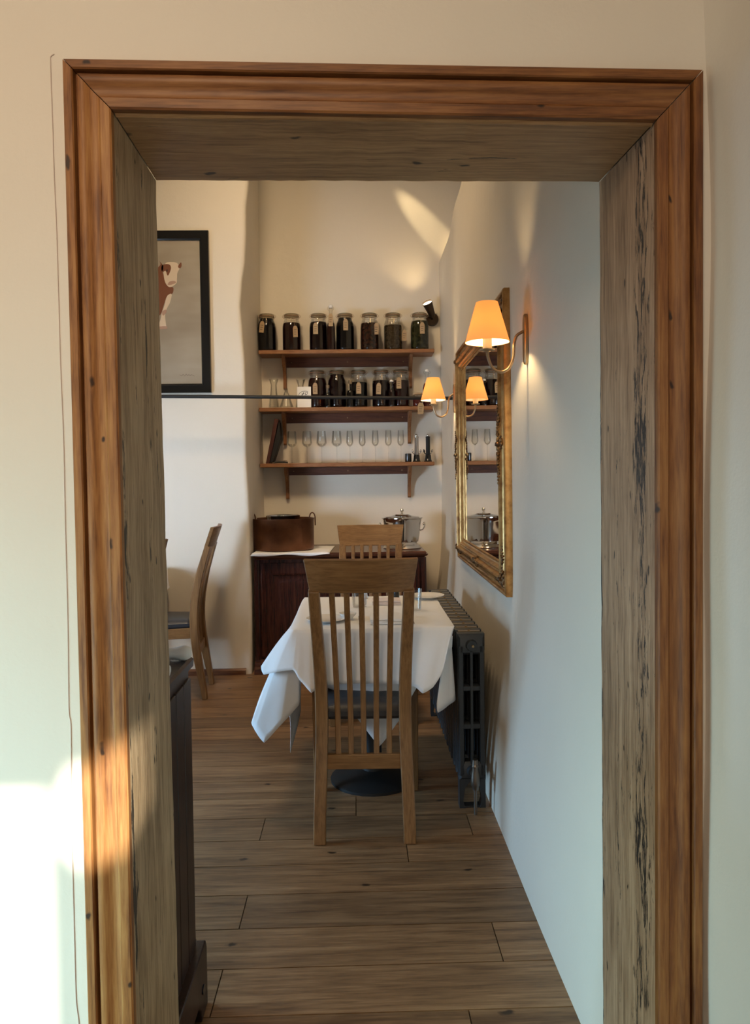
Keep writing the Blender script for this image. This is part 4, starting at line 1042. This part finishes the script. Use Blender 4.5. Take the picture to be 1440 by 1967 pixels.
# ---- sconces
def sconce(label, px, py, Y, s=1.0):
    p = at(px, py, Y)        # centre of the shade's lower rim
    z0 = p.z; wx = rx(Y, z0) - .001
    t = thing('wall_lamp', label, 'lamp', (wx, Y, z0), 0, 'wall lamps with amber shades')
    dx = p.x - wx
    bm = NB(); lathe(bm, [(.0785, 0), (.0385, .140)], 40, cap=False, cx=dx)
    o = mk('lamp_shade', bm, M['shade'], t); so = o.modifiers.new('thickness', 'SOLIDIFY'); so.thickness = .001
    bm = NB(); lathe(bm, [(.0766, .001), (.0370, .139)], 40, cap=False, cx=dx); mk('shade_lining', bm, M['lining'], t)
    bm = NB(); lathe(bm, [(0, -.026), (.0165, -.026), (.0165, .035), (.012, .040), (0, .040)], 20, cx=dx); mk('candle_tube', bm, M['candle'], t)
    bm = NB(); lathe(bm, [(0, -.034), (.008, -.034), (.012, -.030), (.026, -.028), (.028, -.024), (.024, -.0255), (0, -.0262)], 24, cx=dx); mk('drip_dish', bm, M['nickel'], t)
    bm = NB(); sphere(bm, (dx, 0, .064), .0165, 10, (1, 1, 1.4)); mk('bulb', bm, M['bulb'], t)
    arm = cat([(dx, 0, -.034), (dx + .004, 0, -.058), (dx + .020, 0, -.092), (dx + .050, 0, -.104), (dx + .078, 0, -.088), (dx + .092, 0, -.050), (dx + .095, 0, -.008), (dx + .104, 0, .022), (dx + .124, 0, .036), (-.006, 0, .040)], 6)
    bm = NB(); tube(bm, arm, .0054, 10); mk('arm', bm, M['nickel'], t)
    bm = NB(); L = []
    for xx, q in ((-.0005, 0), (-.008, 0), (-.012, .004)):
        L.append([(xx, (.021 - q) * math.copysign(abs(math.cos(a)) ** .6, math.cos(a)), .010 + (.090 - q) * math.copysign(abs(math.sin(a)) ** .8, math.sin(a))) for a in [2 * PI * k / 24 for k in range(24)]])
    loftloops(bm, L); mk('backplate', bm, M['nickel'], t)
sconce('nearer brass wall lamp with lit amber shade, in front of the gilt mirror', 935.5, 658, 2.61)
sconce('farther brass wall lamp with lit amber shade, beyond the gilt mirror', 832, 769, 4.62)
# ---- mirror
def mirror():
    Y0, Y1, Z0, Z1m = 2.90, 4.395, 0.868, 2.085
    ang = math.radians(0.55)
    t = thing('wall_mirror', 'large gilt carved-frame mirror hanging on the right wall above the radiator', 'mirror', (0.612, Y0, Z0))
    t.rotation_euler = (0, 0, -ang)
    W, Hh = Y1 - Y0, Z1m - Z0
    # frame profile: u inward from outer edge, h out from the wall (towards -X)
    prof = [(0, 0), (0, .026), (.004, .031), (.010, .032), (.015, .028), (.017, .018), (.024, .015), (.034, .019), (.044, .030), (.050, .032), (.053, .027), (.056, .034), (.063, .043), (.070, .043), (.075, .035), (.077, .024), (.084, .021), (.089, .029), (.095, .031), (.100, .027), (.103, .017), (.110, .013), (.116, .018), (.121, .018), (.124, .011), (.124, .0)]
    cr = [(0, 0), (W, 0), (W, Hh), (0, Hh)]; dirs = [(1, 1), (-1, 1), (-1, -1), (1, -1)]
    for i in range(4):
        j = (i + 1) % 4; bm = NB()
        A = [(-h, cr[i][0] + dirs[i][0] * u, cr[i][1] + dirs[i][1] * u) for u, h in prof]
        B = [(-h, cr[j][0] + dirs[j][0] * u, cr[j][1] + dirs[j][1] * u) for u, h in prof]
        loftloops(bm, [A, B]); mk('frame_rail', bm, M['gilt'], t, smooth=40)
    bm = NB(); box(bm, -.012, -.004, .11, W - .11, .11, Hh - .11); mk('mirror_glass', bm, M['mirror'], t, smooth=0)
    bm = NB(); box(bm, -.004, .0, .02, W - .02, .02, Hh - .02); mk('backing', bm, M['board'], t, smooth=0)
    # carved ornaments: corner cartouches, mid-rail shells; scrolls made of leaf lobes
    rnd = random.Random(5)
    def surf(y, z):
        u = min(y, W - y, z, Hh - z)
        return itp2(u)
    def itp2(u):
        if u <= 0: return .012
        for (a, ha), (b, hb) in zip(prof, prof[1:]):
            if a <= u <= b and b > a: return lerp(ha, hb, (u - a) / (b - a))
        return .014
    def spray(name, cy, cz, dirs_, big=1.0, shell=True):
        # scrolled relief: chains of rounded lobes curling away from a central boss
        bm = NB()
        def lobe(y, z, r, a=0.0, el=1.0):
            mt = Matrix.Translation((-surf(y, z) - .001, y, z)) @ Matrix.Rotation(a, 4, 'X') @ Matrix.Diagonal((1.0, el, 1.0, 1))
            bmesh.ops.create_icosphere(bm, subdivisions=1, radius=r, matrix=mt)
        for (a, L) in dirs_:
            n = 13
            for k in range(n):
                u = k / n; wv = .017 * (1 - u) * big
                for sgn in (-1, 1):
                    off = wv * (sgn * (0.5 + 0.5 * math.cos(9 * u)) + .2 * math.sin(14 * u))
                    y = cy + math.cos(a) * L * u - math.sin(a) * off; z = cz + math.sin(a) * L * u + math.cos(a) * off
                    lobe(y, z, (.0085 - .0045 * u) * big * rnd.uniform(.85, 1.15), a + sgn * .7, 1.5)
        for k in range(8):
            a = PI * k / 4; lobe(cy + .018 * big * math.cos(a), cz + .018 * big * math.sin(a), .008 * big, a, 1.6)
        lobe(cy, cz, .014 * big)
        mk(name, bm, M['carving'], t, smooth=50)
    d = .052
    spray('corner_carving', d, d, [(0, .17), (PI / 2, .17), (PI * 1.25, .03)]); spray('corner_carving', W - d, d, [(PI, .17), (PI / 2, .17), (-PI / 4, .03)])
    spray('corner_carving', W - d, Hh - d, [(PI, .17), (-PI / 2, .17), (PI / 4, .03)]); spray('corner_carving', d, Hh - d, [(0, .17), (-PI / 2, .17), (PI * .75, .03)])
    spray('side_carving', .066, Hh * .5, [(PI / 2, .17), (-PI / 2, .17)]); spray('side_carving', W - .066, Hh * .5, [(PI / 2, .15), (-PI / 2, .15)])
    spray('side_carving', W / 2, .06, [(0, .19), (PI, .19)])
    # raised crest along the top rail, swelling to its middle
    bm = NB(); loops = []
    n = 40
    for k in range(n + 1):
        u = k / n; y = lerp(.02, W - .02, u); hgt = .012 + .055 * math.exp(-((u - .5) / .14) ** 2) + .012 * math.sin(u * 40) ** 2 * math.exp(-((u - .5) / .25) ** 2)
        loops.append([(-.002, y, Hh - .01), (-.002, y, Hh + hgt - .012), (-.022, y, Hh + hgt - .012), (-.03, y, Hh - .01)])
    loftloops(bm, loops)
    spray_c = (W / 2, Hh + .02)
    mk('crest', bm, M['gilt'], t, smooth=50)
    spray('crest_carving', W / 2, Hh + .005, [(0.2, .2), (PI - .2, .2), (PI / 2, .06)], 1.1)
mirror()

# ---- picture
def picture():
    zt_, zb_ = at(401, 445, YP).z, at(407, 755, YP).z; xr = -.985; Wd = .80; xl = xr - Wd; fw = .062; cxp = (xl + xr) / 2
    t = thing('framed_picture', 'painting of a brown and white calf in a broad black frame on the left wall', 'picture', (cxp, YP, zb_))
    Hh = zt_ - zb_; hw = Wd / 2
    prof = [(0, 0), (0, .030), (.004, .034), (.050, .034), (.054, .026), (fw, .022), (fw, 0)]
    cr = [(-hw, 0), (hw, 0), (hw, Hh), (-hw, Hh)]; dr = [(1, 1), (-1, 1), (-1, -1), (1, -1)]
    bm = NB()
    for i in range(4):
        j = (i + 1) % 4
        loftloops(bm, [[(cr[i][0] + dr[i][0] * u, -h, cr[i][1] + dr[i][1] * u) for u, h in prof], [(cr[j][0] + dr[j][0] * u, -h, cr[j][1] + dr[j][1] * u) for u, h in prof]])
    mk('frame', bm, M['black_gloss'], t, smooth=30)
    mt, nt, b = newmat('canvas_background')
    n = noise(nt, coords(nt, (.6, 1, 1.6)), 2.2, 3)
    nt.links.new(ramp(nt, [(0.35, (0.27, 0.21, 0.14)), (0.65, (0.40, 0.34, 0.25))], n), b.inputs['Base Color']); b.inputs['Roughness'].default_value = .7
    bm = NB(); box(bm, -hw + fw - .002, hw - fw + .002, -.015, -.002, fw - .002, Hh - fw + .002); cv = mk('canvas', bm, mt, t, smooth=0)
    brown = plain('calf_brown', (0.17, 0.055, 0.018), .7); white = plain('calf_white', (0.66, 0.52, 0.36), .7); pink = plain('calf_pink', (0.42, 0.25, 0.17), .7); dk = plain('calf_dark', (0.07, 0.025, 0.012), .7)
    org = Vector((cxp, YP, zb_))
    def paint(poly, mat, lay):   # a patch of paint on the canvas; outline sketched from the picture
        bm = NB(); P = [at(290 + x / 5.176, 420 + y / 5.176, YP - .0155) - org for x, y in poly]
        P = cat([(p.x, 0, p.z) for p in P], 4, True); y0 = -.0152 - .0004 * lay
        loftloops(bm, [[(p.x, y0, p.z) for p in P], [(p.x, -.0148, p.z) for p in P]]); mk('painted_shape', bm, mat, t, smooth=0)
    paint([(-150, 560), (-60, 520), (20, 500), (70, 520), (95, 600), (100, 700), (60, 740), (40, 820), (-60, 850), (-160, 830), (-230, 760), (-230, 640)], white, 1)     # body
    paint([(20, 560), (80, 500), (110, 520), (140, 600), (190, 670), (222, 690), (212, 745), (160, 770), (130, 850), (105, 930), (80, 960), (60, 860), (30, 760), (10, 650)], brown, 2)      # neck and chest
    paint([(-200, 600), (-120, 560), (-50, 600), (-60, 700), (-140, 760), (-210, 720)], brown, 2)
    paint([(205, 750), (190, 830), (160, 890), (140, 960), (150, 1060), (152, 1095), (80, 1095), (76, 1060), (95, 1000), (110, 930), (135, 860), (160, 770)], white, 3)   # foreleg
    paint([(-180, 820), (-140, 830), (-130, 950), (-140, 1090), (-180, 1090), (-190, 950)], white, 3)
    paint([(-60, 830), (-20, 830), (0, 950), (-10, 1090), (-50, 1090), (-55, 950)], brown, 3)
    paint([(110, 925), (150, 905), (150, 935), (120, 965)], pink, 4)
    paint([(78, 1075), (152, 1070), (154, 1097), (76, 1097)], pink, 4)                                         # hoof
    paint([(150, 440), (215, 432), (262, 445), (285, 490), (262, 540), (258, 600), (250, 645), (190, 682), (150, 650), (130, 590), (125, 500)], white, 4)   # head
    paint([(105, 470), (150, 452), (190, 462), (198, 500), (175, 560), (160, 560), (145, 520), (110, 530)], brown, 5)   # eye patch
    paint([(150, 510), (165, 505), (168, 525), (152, 528)], dk, 6)
    paint([(120, 470), (85, 425), (95, 455), (70, 490), (80, 525), (115, 520)], brown, 5)                      # ear
    paint([(270, 470), (298, 435), (303, 470), (292, 490), (275, 490)], brown, 5)                             # far ear
    paint([(188, 625), (235, 620), (245, 640), (190, 660), (165, 655)], pink, 6)                              # muzzle
    # signature
    bm = NB(); P = [at(290 + x / 5.176, 420 + y / 5.176, YP - .0155) - org for x, y in ((285, 1552), (305, 1562), (320, 1548), (335, 1565), (350, 1545), (362, 1562), (375, 1550), (388, 1562), (400, 1552), (418, 1558), (432, 1566))]
    tube(bm, cat([(p.x, -.0156, p.z) for p in P], 4), .0009, 5); mk('signature', bm, dk, t)
picture()

# ---- dark dresser just beyond the left jamb
def dresser():
    X1, Y0, Y1, H = -.420, YB + .012, 1.86, .903
    Xc = X1 - .55
    t = thing('dresser', 'dark stained dresser just beyond the left jamb, its plain end panel showing', 'dresser', (Xc, Y0, 0))
    r = X1 - Xc; D = Y1 - Y0
    bm = NB(); box(bm, -r, r - .008, .004, D - .008, .10, H - .02); mk('body', bm, M['dresser'], t, bevel=.003)
    bm = NB()
    for k in range(4): box(bm, r - .0095, r - .002, .01 + k * (D - .02) / 4 + .002, .01 + (k + 1) * (D - .02) / 4 - .002, .16, H - .05)
    mk('end_panel', bm, M['dresser'], t, bevel=.0015)
    bm = NB(); L = [[(-r - q, -.002 , z), (r + q, -.002, z), (r + q, D + q, z), (-r - q, D + q, z)] for z, q in ((H - .03, -.006), (H - .024, .002), (H - .006, .003), (H, -.003))]
    loftloops(bm, L); mk('top', bm, M['dresser'], t)
    # bracket foot with a cut-out
    bm = NB(); zt_ = .17
    prof = [(0.0, 0), (.05, 0), (.06, .03), (.08, .052), (.15, .058), (D - .08, .055), (D - .055, .03), (D - .05, 0), (D + .022, 0), (D + .022, zt_ - .02), (D + .012, zt_), (0.0, zt_)]
    prism(bm, prof, 'x', r - .008, r + .018)
    mk('plinth', bm, M['dresser'], t, smooth=20, bevel=.003)
    bm = NB(); box(bm, -r, r - .008, D - .01, D + .022, .055, zt_); box(bm, r - .10, r - .008, D - .01, D + .022, 0, .055); mk('plinth', bm, M['dresser'], t, bevel=.003)
    bm = NB(); tube(bm, [(r - .02, D - .03, .07), (r + .0205, D - .03, .07)], .012, 12); mk('cap', bm, plain('foot_hole_shade', (.008, .014, .03), .2), t)  # blue-black disc, coloured as the shaded hole in the bracket foot
    return H
DH = dresser()
def rolled(label, px, py, Y, z, L, r, rz):
    p = at(px, py, Y)
    t_ = []
    bm = NB(); loops = []; n = 16
    for i in range(n + 1):
        u = i / n; x = -L * (1 - u); rr = r * itp([(0, .8), (.5, .85), (.8, .78), (.92, 1.08), (1, .7)], u); m_ = 14
        loops.append([(x, rr * 1.15 * math.cos(2 * PI * k / m_), r * .8 + rr * .8 * math.sin(2 * PI * k / m_)) for k in range(m_)])
    loftloops(bm, loops); o = mk('rolled_napkin', bm, M['linen'], None, smooth=70); o.location = (p.x, Y, z); o.rotation_euler = (0, 0, rz); tag_(o, label, 'napkin', 'rolled napkins on the dresser'); return o
rolled('rolled white napkin on the dark dresser top, the longer one farther back', 366, 1250, 1.825, DH, .20, .022, .1)
rolled('rolled white napkin on the dark dresser top, only its round end past the jamb', 325, 1298, 1.655, DH, .16, .021, .0)
